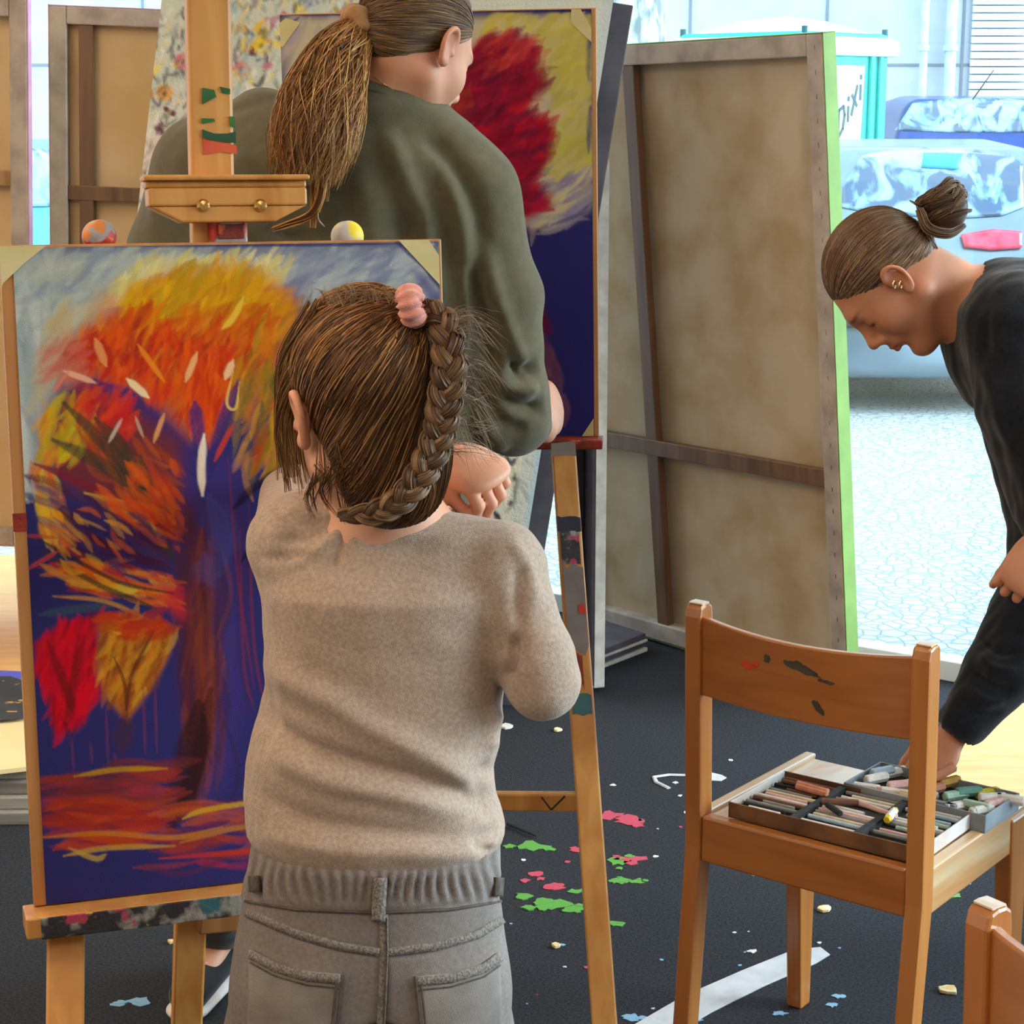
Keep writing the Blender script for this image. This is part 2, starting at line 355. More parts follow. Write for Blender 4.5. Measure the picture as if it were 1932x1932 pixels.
M['joint'] = mat('facade_joint', (120, 128, 140), .8); M['pipe'] = mat('drain_pipe_zinc', (170, 200, 215), .4, (200, 214, 222), scale=8, metal=.2)
# building with big panels across the street
b = empty('building', (4, 24, -.12), label='pale grey panelled building across the street', cat='building')
MB().box((0, 25.5, 5), (70, 3, 10.4)).build('facade', M['facade'], b)
j = MB()
for z in np.arange(.2, 9, .92): j.box((0, 23.995, z), (70, .02, .03))
for x in np.arange(-29.2, 30, 1.65): j.box((x, 23.99, 5), (.03, .02, 10))
j.build('panel_joints', M['joint'], b)
M['shutter'] = mat('pale_roller_shutter', (205, 225, 236), .5)
sh = MB(); x0, x1 = at(1815, 50, 24)[0], at(1925, 50, 24)[0]
for k in range(60): sh.box(((x0 + x1) / 2 + .1, 23.93, -.1 + k * .09), (x1 - x0, .05, .075))
sh.build('roller_shutter', M['shutter'], b, bev=.006)
for px, r_, nm in ((1745, .05, 'drain_pipe'), (1795, .07, 'drain_pipe')):
    x = at(px, 60, 23.8)[0]; q = MB().cyl((x, 23.8, -.12), (x, 23.8, 8), r_)
    for z in (1.2, 2.2, 3.4, 5): q.cyl((x, 23.8, z), (x, 23.8, z + .06), r_ * 1.35)
    q.build(nm, M['pipe'], b, smooth=False)
# tree trunk seen above the tall canvas
M['bark'] = mat('light_bark', (120, 128, 128), .9, (205, 210, 205), scale=9, stretch=(1, 1, .35), bump=.6, lo=.42, hi=.58)
tx = at(1205, 30, 20)[0]; tr = MB(); v, f = tube(smooth_path([(tx, 20, -.12), (tx + .03, 20, 1.5), (tx - .05, 20, 3), (tx, 20, 6)], 20), np.linspace(.34, .26, 20), 18); tr.add(v, f)
tro = tr.build('tree', M['bark'], smooth=True, label='pale barked tree trunk left of the portable toilet outside', cat='tree')

# ------------------------------------------------------------------ portable toilet
M['teal'] = mat('turquoise_plastic', (10, 186, 176), .45, (6, 168, 162), scale=5); M['white_plastic'] = mat('white_plastic', (232, 236, 238), .4, (222, 228, 232), scale=5)
M['ink'] = mat('dark_teal_ink', (8, 74, 80), .5)
def portable_toilet():
    cx, cy = at(1520, 60, 16.2)[0], 16.2; yaw = math.radians(42)
    root = empty('portable_toilet', (cx, cy, -.12), label='turquoise portable toilet cabin with a white roof outside the window', cat='toilet cabin')
    # near corner at the origin; left face runs along -x', right face along +y'
    ex = np.array([-math.cos(yaw), math.sin(yaw), 0]) ; ey = np.array([math.sin(yaw) , math.cos(yaw), 0]); S = 1.3
    o = np.array([cx, cy, -.12])
    def P(a, b_, z): return o + ex * a + ey * b_ + np.array([0, 0, z])
    body = MB(); body.prism([P(0, 0, .12), P(0, S, .12), P(S, S, .12), P(S, 0, .12)], 0, (0, 0, 2.17))
    body.build('cabin', M['teal'], root, bev=.03)
    base = MB(); base.prism([P(-.03, -.03, 0), P(-.03, S + .03, 0), P(S + .03, S + .03, 0), P(S + .03, -.03, 0)], 0, (0, 0, .13)); base.build('base', M['white_plastic'], root, bev=.02)
    roof = MB(); e = .07; zc = 2.1
    lo = [P(-e, -e, zc), P(-e, S + e, zc), P(S + e, S + e, zc), P(S + e, -e, zc)]; hi = [p + np.array([0, 0, .13]) for p in lo]; c = P(S / 2, S / 2, zc + .34); i4 = [c + (h - P(S / 2, S / 2, zc + .13)) * .35 - np.array([0, 0, .04]) for h in hi]
    roof.add(lo + hi + i4 + [c], [(0, 1, 2, 3), (0, 4, 5, 1), (1, 5, 6, 2), (2, 6, 7, 3), (3, 7, 4, 0), (4, 8, 9, 5), (5, 9, 10, 6), (6, 10, 11, 7), (7, 11, 8, 4), (8, 12, 9), (9, 12, 10), (10, 12, 11), (11, 12, 8)])
    roof.build('roof', M['white_plastic'], root, bev=.025)
    for a_, b_ in ((0, 0), (0, S), (S, 0)):
        p = P(a_ + .03 if a_ == 0 else a_ - .03, b_ + .03 if b_ == 0 else b_ - .03, zc + .13); MB().cyl(p, p + np.array([0, 0, .1]), .025).build('lifting_eye', M['ink'], root)
    # door on the right face (a = 0): frame, white panel, lettering
    n = -ex
    def F(b_, z, d=0): return P(0, b_, z) + n * d
    pn = MB(); pn.prism([F(.40, 1.22, .004), F(.86, 1.22, .004), F(.90, 2.02, .004), F(.46, 2.02, .004)], 0, n * .012); dr = pn.build('door_panel', M['white_plastic'], root, bev=.01)
    p2 = MB(); p2.prism([F(.38, .35, .004), F(.84, .35, .004), F(.85, 1.16, .004), F(.39, 1.16, .004)], 0, n * .012); p2.build('door_panel', M['white_plastic'], root, bev=.01)
    rb = MB(); rb.prism([F(.98, .2, .003), F(1.04, .2, .003), F(1.04, 2.2, .003), F(.98, 2.2, .003)], 0, n * .03); rb.prism([F(1.12, .2, .003), F(1.17, .2, .003), F(1.17, 2.2, .003), F(1.12, 2.2, .003)], 0, n * .03); rb.build('door_rib', M['teal'], root, bev=.008)
    hd = MB(); hd.prism([F(1.18, 1.1, .003), F(1.24, 1.1, .003), F(1.24, 1.24, .003), F(1.18, 1.24, .003)], 0, n * .05); hd.build('latch', M['ink'], root, bev=.008)
    # the word as slanted strokes
    def st(mb, pts, w=.03):
        for (a1, z1), (a2, z2) in zip(pts, pts[1:]):
            A = F(a1, z1, .017); B = F(a2, z2, .017); d = (B - A); d /= np.linalg.norm(d); s = np.cross(n, d) * w / 2; mb.prism([A - s - d * w * .3, B - s + d * w * .3, B + s + d * w * .3, A + s - d * w * .3], 0, n * .004)
    w = MB(); sl = lambda a, z: (.51 + a * .76, 1.42 + z * 1.15 + a * .75)
    st(w, [sl(0, 0), sl(.0, .2), sl(.09, .17), sl(.12, .09), sl(.09, .01), sl(0, 0)]); st(w, [sl(.19, .0), sl(.19, .1)]); st(w, [sl(.19, .15), sl(.19, .17)])
    st(w, [sl(.26, 0), sl(.36, .14)]); st(w, [sl(.36, 0), sl(.26, .14)]); st(w, [sl(.43, 0), sl(.43, .1)]); st(w, [sl(.43, .15), sl(.43, .17)])
    w.build('door_lettering', M['ink'], root)
portable_toilet()
# ------------------------------------------------------------------ parked cars
M['silver'] = mat('silver_car_paint', (104, 122, 136), .25, (116, 134, 146), scale=3, metal=.55); M['blue_paint'] = mat('blue_car_paint', (14, 62, 132), .22, (12, 54, 120), scale=3, metal=.3)
M['car_glass'] = mat('dark_car_glass', (26, 66, 100), .06, (130, 176, 200), scale=5, stretch=(1, 1, .6), lo=.42, hi=.55, detail=9, dist=1.2, spec=1.0); M['tail'] = mat('red_tail_lamp', (214, 24, 58), .2, (240, 70, 96), scale=12)  # car glass carries painted sky reflections as pale noise in its colour
M['tyre'] = mat('black_tyre', (44, 46, 52), .8); M['chrome'] = mat('chrome', (200, 205, 210), .15, metal=1); M['black_plastic'] = mat('black_plastic', (32, 34, 38), .5); M['teal_paint'] = mat('teal_car_paint', (70, 150, 165), .25, (90, 165, 178), scale=3, metal=.3)
M['sticker'] = mat('blue_window_sticker', (30, 150, 205), .5)
def car(x, y, zg, W, H, L, paint, label, yaw=0.0):
    """rear of the car at y, body running away (+y); x = centre"""
    c, s = math.cos(yaw), math.sin(yaw); Rm = np.array([[c, -s, 0], [s, c, 0], [0, 0, 1]], np.float32); o = np.array([x, y, zg], np.float32)
    root = empty('car', tuple(map(float, o)), label=label, cat='car')
    prof = np.array([(.0, .38), (.03, .62), (.06, .9), (.30, H - .16), (.5, H - .03), (1.3, H), (2.1, H - .06), (2.95, 1.0), (3.75, .86), (3.95, .62), (3.95, .35)], np.float32) * np.array([L / 3.95, 1])
    def f(P):
        q = (P - o) @ Rm; yy = q[:, 1]; zt = np.interp(yy, prof[:, 0], prof[:, 1])
        z = q[:, 2]; hw = np.interp(z, [0, .3, .75, .95, H], [W * .46, W * .5, W * .5, W * .485, W * .36]); endr = np.interp(z, prof[:4, 1], prof[:4, 0])
        dx = np.abs(q[:, 0]) - hw; dz = (z - zt) * .75; db = .2 - z; dy = np.maximum((endr + .35 * (q[:, 0] / W) ** 2 * 1.0) - yy, yy - L)
        d = -smin(-dx, -dz, .16); d = -smin(-d, -dy, .12); d = -smin(-d, -db, .06)
        for wy in (.68, L - .75):
            wr = np.sqrt((yy - wy) ** 2 + (z - .3) ** 2) - .34; d = np.maximum(d, -np.maximum(wr, W * .33 - np.abs(q[:, 0])))
        return d.astype(np.float32)
    ext = max(W, L) + .3; lo_ = o + np.array([-W / 2 - .15 - abs(s) * L, -.15, .1]); hi_ = o + np.array([W / 2 + .15 + abs(s) * L, L + .3, H + .1])
    v, fc = sdf_mesh(f, lo_, hi_, .035); wparent(mesh_obj('car_body', v, fc, paint, smooth=True), root)
    for sx in (-1, 1):
        for wy in (.68, L - .75):
            a = o + Rm @ np.array([sx * (W / 2 - .2), wy, .3], np.float32); b_ = o + Rm @ np.array([sx * (W / 2 - .01), wy, .3], np.float32); wh = MB().lathe(a, b_ - a, [(.2, 0), (.3, .0), (.31, .05), (.31, .15), (.29, .18), (.2, .19)], 28)
            wo = wh.build('wheel', M['tyre'], root, smooth=False); MB().lathe(b_ - (b_ - a) * .02, b_ - a, [(.19, 0), (.18, .012), (.05, .02)], 20).build('hub_cap', M['silver'], wo)
    return root, f, o, Rm
def car_patch(root, f, top, bot, y0, m, name, nu=40, nv=14, off=.004, thick=.006):
    v, fc = patch(f, top, bot, nu, nv, y0, off, thick); return wparent(mesh_obj(name, v, fc, m, smooth=True), root)
xs = at(1762, 500, 11)[0]
r1, f1, o1, R1 = car(xs, 10.7, -.12, 1.72, 1.5, 3.9, M['silver'], 'silver hatchback with red tail lights parked outside behind the bending person')
car_patch(r1, f1, [(1590, 352), (1625, 296), (1700, 282), (1800, 280), (1900, 292), (1928, 310)], [(1588, 392), (1640, 402), (1720, 408), (1820, 412), (1890, 408), (1930, 392)], 10.3, M['car_glass'], 'rear_window')
car_patch(r1, f1, [(1812, 446), (1870, 436), (1925, 440)], [(1818, 468), (1870, 474), (1925, 470)], 10.3, M['tail'], 'tail_light', 14, 6, .01, .02)
car_patch(r1, f1, [(1600, 446), (1660, 436)], [(1600, 470), (1660, 474)], 10.3, M['tail'], 'tail_light', 10, 6, .01, .02)
car_patch(r1, f1, [(1575, 600), (1770, 604), (1960, 600)], [(1578, 618), (1770, 622), (1960, 618)], 10.3, M['black_plastic'], 'bumper_strip', 30, 4, .01, .02)
car_patch(r1, f1, [(1700, 520), (1840, 520)], [(1700, 552), (1840, 552)], 10.3, M['white_metal'], 'number_plate', 8, 4, .01, .008)
car_patch(r1, f1, [(1742, 292), (1815, 294)], [(1738, 318), (1806, 322)], 10.3, M['sticker'], 'blue_sticker', 8, 4, .012, .004)
xb = at(1870, 300, 18.5)[0]
r2, f2, o2, R2 = car(xb, 18.6, -.12, 1.95, 1.78, 4.2, M['blue_paint'], 'blue car parked behind the silver hatchback outside')
car_patch(r2, f2, [(1722, 196), (1790, 188), (1870, 186), (1955, 192)], [(1690, 246), (1790, 250), (1870, 250), (1990, 250)], 17.8, M['car_glass'], 'rear_window')
a_ = at(1835, 188, 18.6); MB().cyl(a_, at(1875, 132, 18.6), .008, .004, 8).build('antenna', M['black_plastic'], r2)
xl = at(110, 300, 11)[0]
r3, f3, o3, R3 = car(xl - .7, 10.6, -.12, 1.75, 1.5, 4.0, M['teal_paint'], 'pale teal car glimpsed through the gap between the two left canvases')
car_patch(r3, f3, [(-160, 285), (0, 280), (90, 284), (160, 300)], [(-180, 380), (0, 392), (90, 390), (180, 372)], 10.2, M['car_glass'], 'rear_window')
# ================================================================== numpy painter (works in photo-pixel units)
class Paint:
    def __init__(s, x0, y0, x1, y1, step, base, seed=1):
        s.x0, s.y0, s.s = x0, y0, step; s.w = int((x1 - x0) / step) + 1; s.h = int((y1 - y0) / step) + 1; s.r = np.random.default_rng(seed)
        s.A = np.ones((s.h, s.w, 3)) * lin(base); yy, xx = np.mgrid[0:s.h, 0:s.w]; s.X = x0 + xx * step; s.Y = y0 + yy * step
        s.N = s.fbm(); s.A *= (1 + .12 * (s.N - .5))[..., None]
    def fbm(s, k=5, sc=6):
        out = np.zeros((s.h, s.w)); a = 1.0
        for i in range(k):
            n = sc * 2 ** i; g = s.r.random((n + 2, n + 2)); y = np.linspace(0, n, s.h); x = np.linspace(0, n, s.w); yi = y.astype(int); xi = x.astype(int); fy = (y - yi)[:, None]; fx = (x - xi)[None]
            fy = fy * fy * (3 - 2 * fy); fx = fx * fx * (3 - 2 * fx)
            out += a * ((g[yi][:, xi] * (1 - fx) + g[yi][:, xi + 1] * fx) * (1 - fy) + (g[yi + 1][:, xi] * (1 - fx) + g[yi + 1][:, xi + 1] * fx) * fy); a *= .55
        return (out - out.min()) / (out.max() - out.min())
    def inside(s, poly, X, Y):
        m = np.zeros(X.shape, bool); n = len(poly)
        for i in range(n):
            (xa, ya), (xb, yb) = poly[i], poly[(i + 1) % n]
            if ya == yb: continue
            c = ((ya > Y) != (yb > Y)) & (X < (xb - xa) * (Y - ya) / (yb - ya) + xa); m ^= c
        return m
    def fill(s, poly, c, a=1.0, feather=14, rag=16):
        """soft ragged area"""
        X = s.X + (s.N - .5) * rag * 2; Y = s.Y + (s.N[::-1, ::-1] - .5) * rag * 2; m = s.inside(poly, X, Y).astype(float); k = max(1, int(feather / s.s))
        for ax in (0, 1):
            for _ in range(2):
                cs = np.cumsum(np.pad(m, [(k + 1, k) if ax == 0 else (0, 0), (k + 1, k) if ax == 1 else (0, 0)], mode='edge'), axis=ax); q = 2 * k + 1
                m = (cs[q:] - cs[:-q]) / q if ax == 0 else (cs[:, q:] - cs[:, :-q]) / q
        s.A += (lin(c) - s.A) * (m * a)[..., None]; return s
    def stroke(s, pts, w, c, a=.9, soft=.35, dry=.35, taper=True):
        P = np.array(pts, float); 
        if len(P) > 2: P = smooth_path(P, 5 * len(P))
        c = np.asarray(c, float); c = lin(c) if c.max() > 1.5 else c; wm = np.max(w); x0, y0 = P.min(0) - wm; x1, y1 = P.max(0) + wm
        i0 = max(0, int((x0 - s.x0) / s.s)); i1 = min(s.w, int((x1 - s.x0) / s.s) + 2); j0 = max(0, int((y0 - s.y0) / s.s)); j1 = min(s.h, int((y1 - s.y0) / s.s) + 2)
        if i0 >= i1 or j0 >= j1: return s
        X = s.X[j0:j1, i0:i1]; Y = s.Y[j0:j1, i0:i1]; D = np.full(X.shape, 1e9); T = np.zeros(X.shape); Sd = np.zeros(X.shape); n = len(P) - 1
        for k in range(n):
            a0 = P[k]; ab = P[k + 1] - a0; L = ab @ ab + 1e-9; t = np.clip(((X - a0[0]) * ab[0] + (Y - a0[1]) * ab[1]) / L, 0, 1); dx = X - a0[0] - t * ab[0]; dy = Y - a0[1] - t * ab[1]; d = np.hypot(dx, dy)
            m = d < D; D[m] = d[m]; T[m] = ((k + t) / n)[m]; Sd[m] = ((dx * ab[1] - dy * ab[0]) / math.sqrt(L))[m]
        W = w / 2 * (np.clip(np.minimum(T, 1 - T) * 4, .15, 1) ** .6 if taper else 1.0); al = np.clip((W - D) / (soft * W + .5 * s.s) + .5, 0, 1)
        ph = s.r.uniform(0, 9); br = .5 + .5 * np.sin(Sd * 1.9 + ph + 2 * np.sin(Sd * .7 + ph)); gr = s.r.random(X.shape)
        al *= a * (1 - dry * (.6 * br + .4 * gr)); s.A[j0:j1, i0:i1] += (c - s.A[j0:j1, i0:i1]) * al[..., None]; return s
    def scrib(s, poly, n, ang, L, w, pal, a=.75, jit=.35, dry=.4, soft=.5):
        q = np.array(poly, float); lo, hi = q.min(0), q.max(0); k = 0; pal = [lin(p) for p in pal]; it = 0
        while k < n and it < n * 30:
            it += 1; p = s.r.uniform(lo, hi)
            if not s.inside(poly, np.array([p[0]]), np.array([p[1]]))[0]: continue
            k += 1; t = math.radians((ang(p[0], p[1]) if callable(ang) else ang) + s.r.normal() * jit * 40); l = L * s.r.uniform(.5, 1.3) / 2; d = np.array([math.cos(t), -math.sin(t)]) * l
            b = np.array([-d[1], d[0]]) * s.r.normal() * .15; i = s.r.integers(len(pal)); col = np.minimum(pal[i] * s.r.uniform(.85, 1.12), 1.4)
            s.stroke([p - d, p + b, p + d], w * s.r.uniform(.5, 1.4), col, a * s.r.uniform(.5, 1), soft, dry)
        return s
    def sample(s, px):
        x = np.clip((px[:, 0] - s.x0) / s.s, 0, s.w - 1.001); y = np.clip((px[:, 1] - s.y0) / s.s, 0, s.h - 1.001); xi = x.astype(int); yi = y.astype(int); fx = (x - xi)[:, None]; fy = (y - yi)[:, None]
        A = s.A; return A[yi, xi] * (1 - fx) * (1 - fy) + A[yi, xi + 1] * fx * (1 - fy) + A[yi + 1, xi] * (1 - fx) * fy + A[yi + 1, xi + 1] * fx * fy
def sheet(name, O, u, v, w, h, step, paint, m, parent=None, gain=1.0, thick=.0012):
    """painted sheet: O = top-left corner, u right, v down; colours live on its own vertices"""
    nu = int(w / step) + 1; nv = int(h / step) + 1; a, b = np.meshgrid(np.linspace(0, w, nu), np.linspace(0, h, nv)); n = np.cross(v, u); n = n / np.linalg.norm(n)
    if n[1] > 0: n = -n
    P = (np.array(O)[None] + a.reshape(-1, 1) * u + b.reshape(-1, 1) * v); C = np.clip(paint.sample(proj(P)) * gain, 0, 1); i = np.arange(nu * nv).reshape(nv, nu)
    F = np.stack([i[:-1, :-1].ravel(), i[1:, :-1].ravel(), i[1:, 1:].ravel(), i[:-1, 1:].ravel()], 1)
    # back face and rim
    c4 = [0, nu - 1, nu * nv - 1, nu * (nv - 1)]; k = len(P); P2 = np.vstack([P, P[c4] - n * thick]); C2 = np.vstack([C, C[c4]])
    F2 = np.array([[k, k + 1, k + 2, k + 3], [c4[0], c4[1], k + 1, k], [c4[1], c4[2], k + 2, k + 1], [c4[2], c4[3], k + 3, k + 2], [c4[3], c4[0], k, k + 3]])
    o = mesh_obj(name, P2, np.vstack([F, F2]), m, cols=C2)
    return wparent(o, parent) if parent is not None else o
M['pastel'] = mat('pastel_on_paper', (255, 255, 255), .92, attr=True, scale=300, bump=.25, bscale=900, spec=.1)
M['oil'] = mat('thick_oil_paint', (255, 255, 255), .5, attr=True, scale=60, bump=.5, bscale=140, spec=.3)

# ---- the tree picture on the near easel
BL = (58, 52, 122)
def tree_picture():
    p = Paint(-20, 440, 880, 1730, 2.0, (46, 44, 102), 3)
    sky = [(-20, 470), (830, 462), (840, 690), (700, 640), (560, 560), (420, 520), (260, 560), (150, 640), (110, 720), (70, 850), (60, 900), (5, 900), (-20, 700)]
    p.fill(sky, (150, 158, 160), .95, 22, 10)
    p.scrib([(-10, 520), (110, 520), (90, 880), (20, 880)], 90, lambda x, y: 95 + (x - 50) * .1, 150, 22, [(170, 178, 176), (196, 202, 196), (128, 140, 150), (150, 164, 160)], .6, .12)
    p.scrib([(0, 480), (420, 475), (300, 540), (120, 620), (10, 560)], 110, 35, 90, 20, [(178, 184, 176), (150, 160, 160), (190, 190, 160), (120, 132, 150)], .5, .3)
    p.scrib([(520, 480), (810, 475), (830, 640), (600, 560)], 130, 30, 80, 18, [(170, 176, 176), (130, 138, 160), (184, 188, 184), (104, 108, 140)], .55, .3)
    p.scrib([(240, 490), (520, 480), (560, 560), (420, 520), (180, 600)], 150, 48, 60, 13, [(214, 194, 96), (226, 212, 140), (198, 180, 90), (206, 200, 150)], .7, .3)
    p.scrib([(90, 590), (240, 530), (140, 700), (60, 760)], 70, 60, 70, 18, [(190, 170, 120), (176, 160, 130), (196, 140, 110)], .5, .3)
    crown = [(130, 640), (200, 585), (270, 545), (330, 515), (420, 500), (500, 520), (560, 575), (540, 640), (500, 700), (440, 740), (400, 830), (360, 830), (300, 760), (230, 720), (130, 720), (110, 690)]
    p.fill(crown, (198, 92, 16), .97, 16, 14)
    p.scrib([(230, 560), (330, 510), (430, 500), (560, 570), (540, 620), (400, 600), (260, 620)], 260, 55, 60, 13, [(206, 150, 20), (222, 168, 22), (190, 120, 14), (210, 136, 10), (176, 140, 20)], .8, .35)
    p.scrib([(150, 620), (260, 590), (520, 590), (520, 680), (250, 690)], 230, 58, 55, 13, [(206, 90, 12), (196, 70, 14), (214, 110, 14), (220, 130, 30), (180, 60, 20)], .8, .3)
    p.scrib([(120, 640), (300, 620), (500, 680), (440, 740), (390, 810), (300, 750), (150, 700)], 260, 65, 50, 12, [(186, 34, 22), (170, 24, 26), (206, 60, 16), (222, 84, 14), (150, 30, 30)], .8, .35)
    p.scrib([(330, 660), (460, 690), (400, 820), (360, 820)], 90, 80, 60, 12, [(206, 70, 12), (190, 44, 16), (220, 92, 20)], .8, .2)
    p.scrib([(80, 660), (160, 640), (160, 720), (90, 720)], 40, 40, 50, 14, [(190, 80, 70), (200, 110, 90), (176, 60, 60)], .5, .4)
    # right side foliage (olive and yellow) going behind the child
    p.scrib([(460, 640), (560, 590), (640, 640), (620, 900), (450, 900), (430, 780)], 240, 70, 80, 16, [(168, 120, 20), (120, 100, 24), (196, 110, 16), (90, 84, 36), (206, 140, 30), (176, 50, 24)], .8, .25)
    p.scrib([(560, 640), (820, 620), (830, 1200), (600, 1250)], 260, 60, 100, 26, [(84, 60, 90), (60, 52, 116), (120, 60, 50), (96, 84, 60)], .6, .4)
    # trunk
    p.fill([(350, 860), (450, 860), (450, 1000), (470, 1300), (440, 1480), (330, 1560), (310, 1540), (370, 1380), (340, 1100), (330, 960)], (66, 52, 120), .7, 16, 10)
    for a, b, w, c, al in [((355, 960), (372, 1450), 60, (84, 34, 34), .8), ((380, 1000), (392, 1400), 46, (110, 44, 24), .7), ((400, 940), (430, 1300), 40, (70, 54, 112), .7), ((388, 1140), (384, 1480), 36, (138, 60, 26), .7), ((402, 1200), (400, 1430), 16, (150, 70, 30), .6), ((450, 930), (470, 1350), 30, (64, 40, 90), .6)]: p.stroke([a, b], w, c, al, .7, .4)
    p.scrib([(345, 1000), (420, 1000), (420, 1480), (340, 1520)], 90, 88, 160, 12, [(96, 36, 30), (140, 62, 24), (60, 30, 50), (76, 40, 60)], .5, .06)
    p.stroke([(375, 1330), (362, 1420), (345, 1490), (322, 1560)], 62, (52, 26, 24), .92, .4, .3); p.stroke([(398, 1300), (372, 1440), (330, 1550)], 30, (40, 20, 22), .7, .5, .3)
    p.stroke([(395, 940), (420, 1000), (425, 1060)], 46, (70, 72, 140), .6, .9, .3); p.stroke([(385, 1050), (400, 1100)], 50, (80, 80, 150), .4, 1, .3)
    # limbs in blue between the foliage
    for q, w in [([(370, 900), (330, 840), (250, 760), (180, 720)], 34), ([(385, 900), (372, 800), (368, 760)], 26), ([(395, 900), (420, 800), (450, 720)], 24), ([(350, 950), (260, 900), (190, 860)], 20)]: p.stroke(q, w, (56, 42, 104), .9, .4, .25)
    # left foliage
    p.fill([(90, 760), (150, 735), (250, 760), (340, 830), (350, 980), (310, 1060), (240, 1000), (150, 930), (80, 880)], (112, 44, 40), .85, 12, 12)
    p.scrib([(80, 770), (150, 750), (180, 800), (150, 860), (70, 880)], 90, 65, 50, 11, [(196, 180, 30), (206, 150, 20), (170, 150, 30), (216, 120, 24)], .8, .35)
    p.scrib([(140, 740), (240, 740), (260, 830), (170, 820)], 70, 60, 50, 12, [(196, 34, 30), (180, 40, 40), (216, 70, 30)], .75, .3)
    p.scrib([(150, 820), (330, 850), (330, 1000), (260, 990)], 100, -50, 70, 13, [(150, 60, 24), (176, 70, 20), (110, 40, 50), (196, 90, 24)], .7, .3)
    for q in [[(120, 760), (190, 830), (270, 920), (300, 1000), (330, 1060)], [(180, 790), (240, 860), (290, 980)], [(100, 830), (180, 870), (250, 920), (310, 1010)], [(265, 860), (285, 960), (310, 1040)]]: p.stroke(q, 26, (52, 56, 40), .85, .45, .3)
    p.scrib([(230, 870), (340, 880), (330, 1040), (250, 1000)], 50, -60, 50, 11, [(196, 74, 20), (216, 90, 20), (176, 50, 30)], .7, .25)
    p.scrib([(62, 900), (100, 905), (140, 1010), (80, 1010)], 80, 95, 60, 13, [(226, 170, 30), (222, 130, 26), (206, 90, 24), (214, 190, 60)], .85, .2)
    for q, c in [([(65, 875), (130, 900), (250, 960), (330, 1010)], (120, 34, 44)), ([(110, 960), (200, 1030), (290, 1060)], (60, 24, 44)), ([(130, 985), (190, 1040), (290, 1062)], (34, 16, 30)), ([(160, 930), (250, 960), (300, 1010)], (200, 150, 50)), ([(180, 940), (260, 985)], (206, 170, 60))]: p.stroke(q, 14, c, .9, .35, .2)
    p.scrib([(190, 930), (290, 960), (280, 1000), (210, 970)], 30, -35, 50, 10, [(206, 60, 30), (216, 90, 30)], .8, .2)
    p.stroke([(120, 960), (180, 1040), (285, 1060)], 44, (74, 26, 44), .85, .4, .3)
    # horizontal fiery leaves
    p.scrib([(90, 1040), (200, 1060), (320, 1090), (335, 1140), (240, 1125), (120, 1105)], 80, -14, 70, 13, [(216, 90, 20), (226, 150, 30), (196, 50, 26), (222, 120, 24), (150, 40, 30), (206, 180, 60)], .85, .3)
    p.fill([(290, 1090), (345, 1110), (350, 1175), (310, 1140)], (196, 40, 50), .85, 8, 6)
    p.stroke([(60, 1010), (150, 1060), (230, 1100), (330, 1120)], 8, (52, 40, 40), .9); p.stroke([(80, 1040), (180, 1100), (300, 1150)], 10, (60, 60, 40), .9); p.scrib([(70, 905), (330, 1000), (340, 1080), (250, 1075), (120, 1040)], 40, -30, 90, 13, [(60, 44, 104), (50, 34, 84), (76, 30, 50)], .8, .15); p.scrib([(80, 960), (200, 960), (300, 1010), (120, 1080)], 26, -40, 50, 8, [(216, 150, 40), (206, 90, 30)], .8, .3); p.stroke([(50, 1075), (110, 1040)], 9, (196, 70, 60), .8)
    p.stroke([(45, 1010), (110, 1015)], 8, (176, 60, 60), .7); p.stroke([(75, 1160), (140, 1150), (230, 1140)], 16, (60, 84, 100), .7, .6); p.stroke([(100, 1125), (200, 1135), (300, 1180)], 8, (200, 140, 50), .8)
    # two hanging leaves
    red = [(68, 1215), (120, 1180), (180, 1165), (185, 1300), (165, 1360), (150, 1380), (130, 1375), (110, 1395), (95, 1330), (75, 1270)]
    p.fill(red, (176, 14, 38), .97, 5, 6); p.scrib(red, 110, 70, 60, 12, [(206, 16, 34), (196, 20, 44), (110, 20, 26), (220, 10, 30)], .7, .3); p.stroke([(90, 1210), (125, 1300), (135, 1340)], 18, (84, 24, 20), .7, .7)
    p.stroke([(160, 1200), (140, 1280), (125, 1350)], 14, (84, 24, 24), .6, .7)
    yel = [(188, 1170), (250, 1158), (322, 1180), (318, 1230), (280, 1300), (238, 1355), (205, 1320), (190, 1260)]
    p.fill(yel, (176, 104, 22), .97, 5, 6); p.scrib(yel, 120, 66, 55, 11, [(206, 136, 30), (190, 100, 20), (150, 70, 24), (120, 60, 30), (214, 160, 40)], .75, .3)
    p.scrib([(190, 1160), (300, 1160), (320, 1200), (200, 1200)], 40, 5, 50, 12, [(176, 44, 24), (190, 60, 20)], .8, .3); p.stroke([(215, 1240), (235, 1290), (240, 1350)], 7, (76, 36, 24), .8); p.stroke([(290, 1190), (250, 1270), (238, 1340)], 7, (84, 44, 24), .8)
    p.stroke([(238, 1350), (228, 1420)], 34, (76, 40, 50), .7, .8)
    for x, y0_, y1_ in ((135, 1390, 1460), (170, 1400, 1440), (200, 1340, 1440), (270, 1300, 1425), (292, 1290, 1420), (215, 1420, 1440)): p.stroke([(x, y0_), (x + 4, y1_)], 5, (116, 52, 90), .7, .5)
    for q in [[(430, 860), (450, 1100), (480, 1300)], [(470, 950), (478, 1200), (500, 1340)], [(452, 1000), (460, 1250), (480, 1340)]]: p.stroke(q, 5, (130, 44, 60), .7, .6)
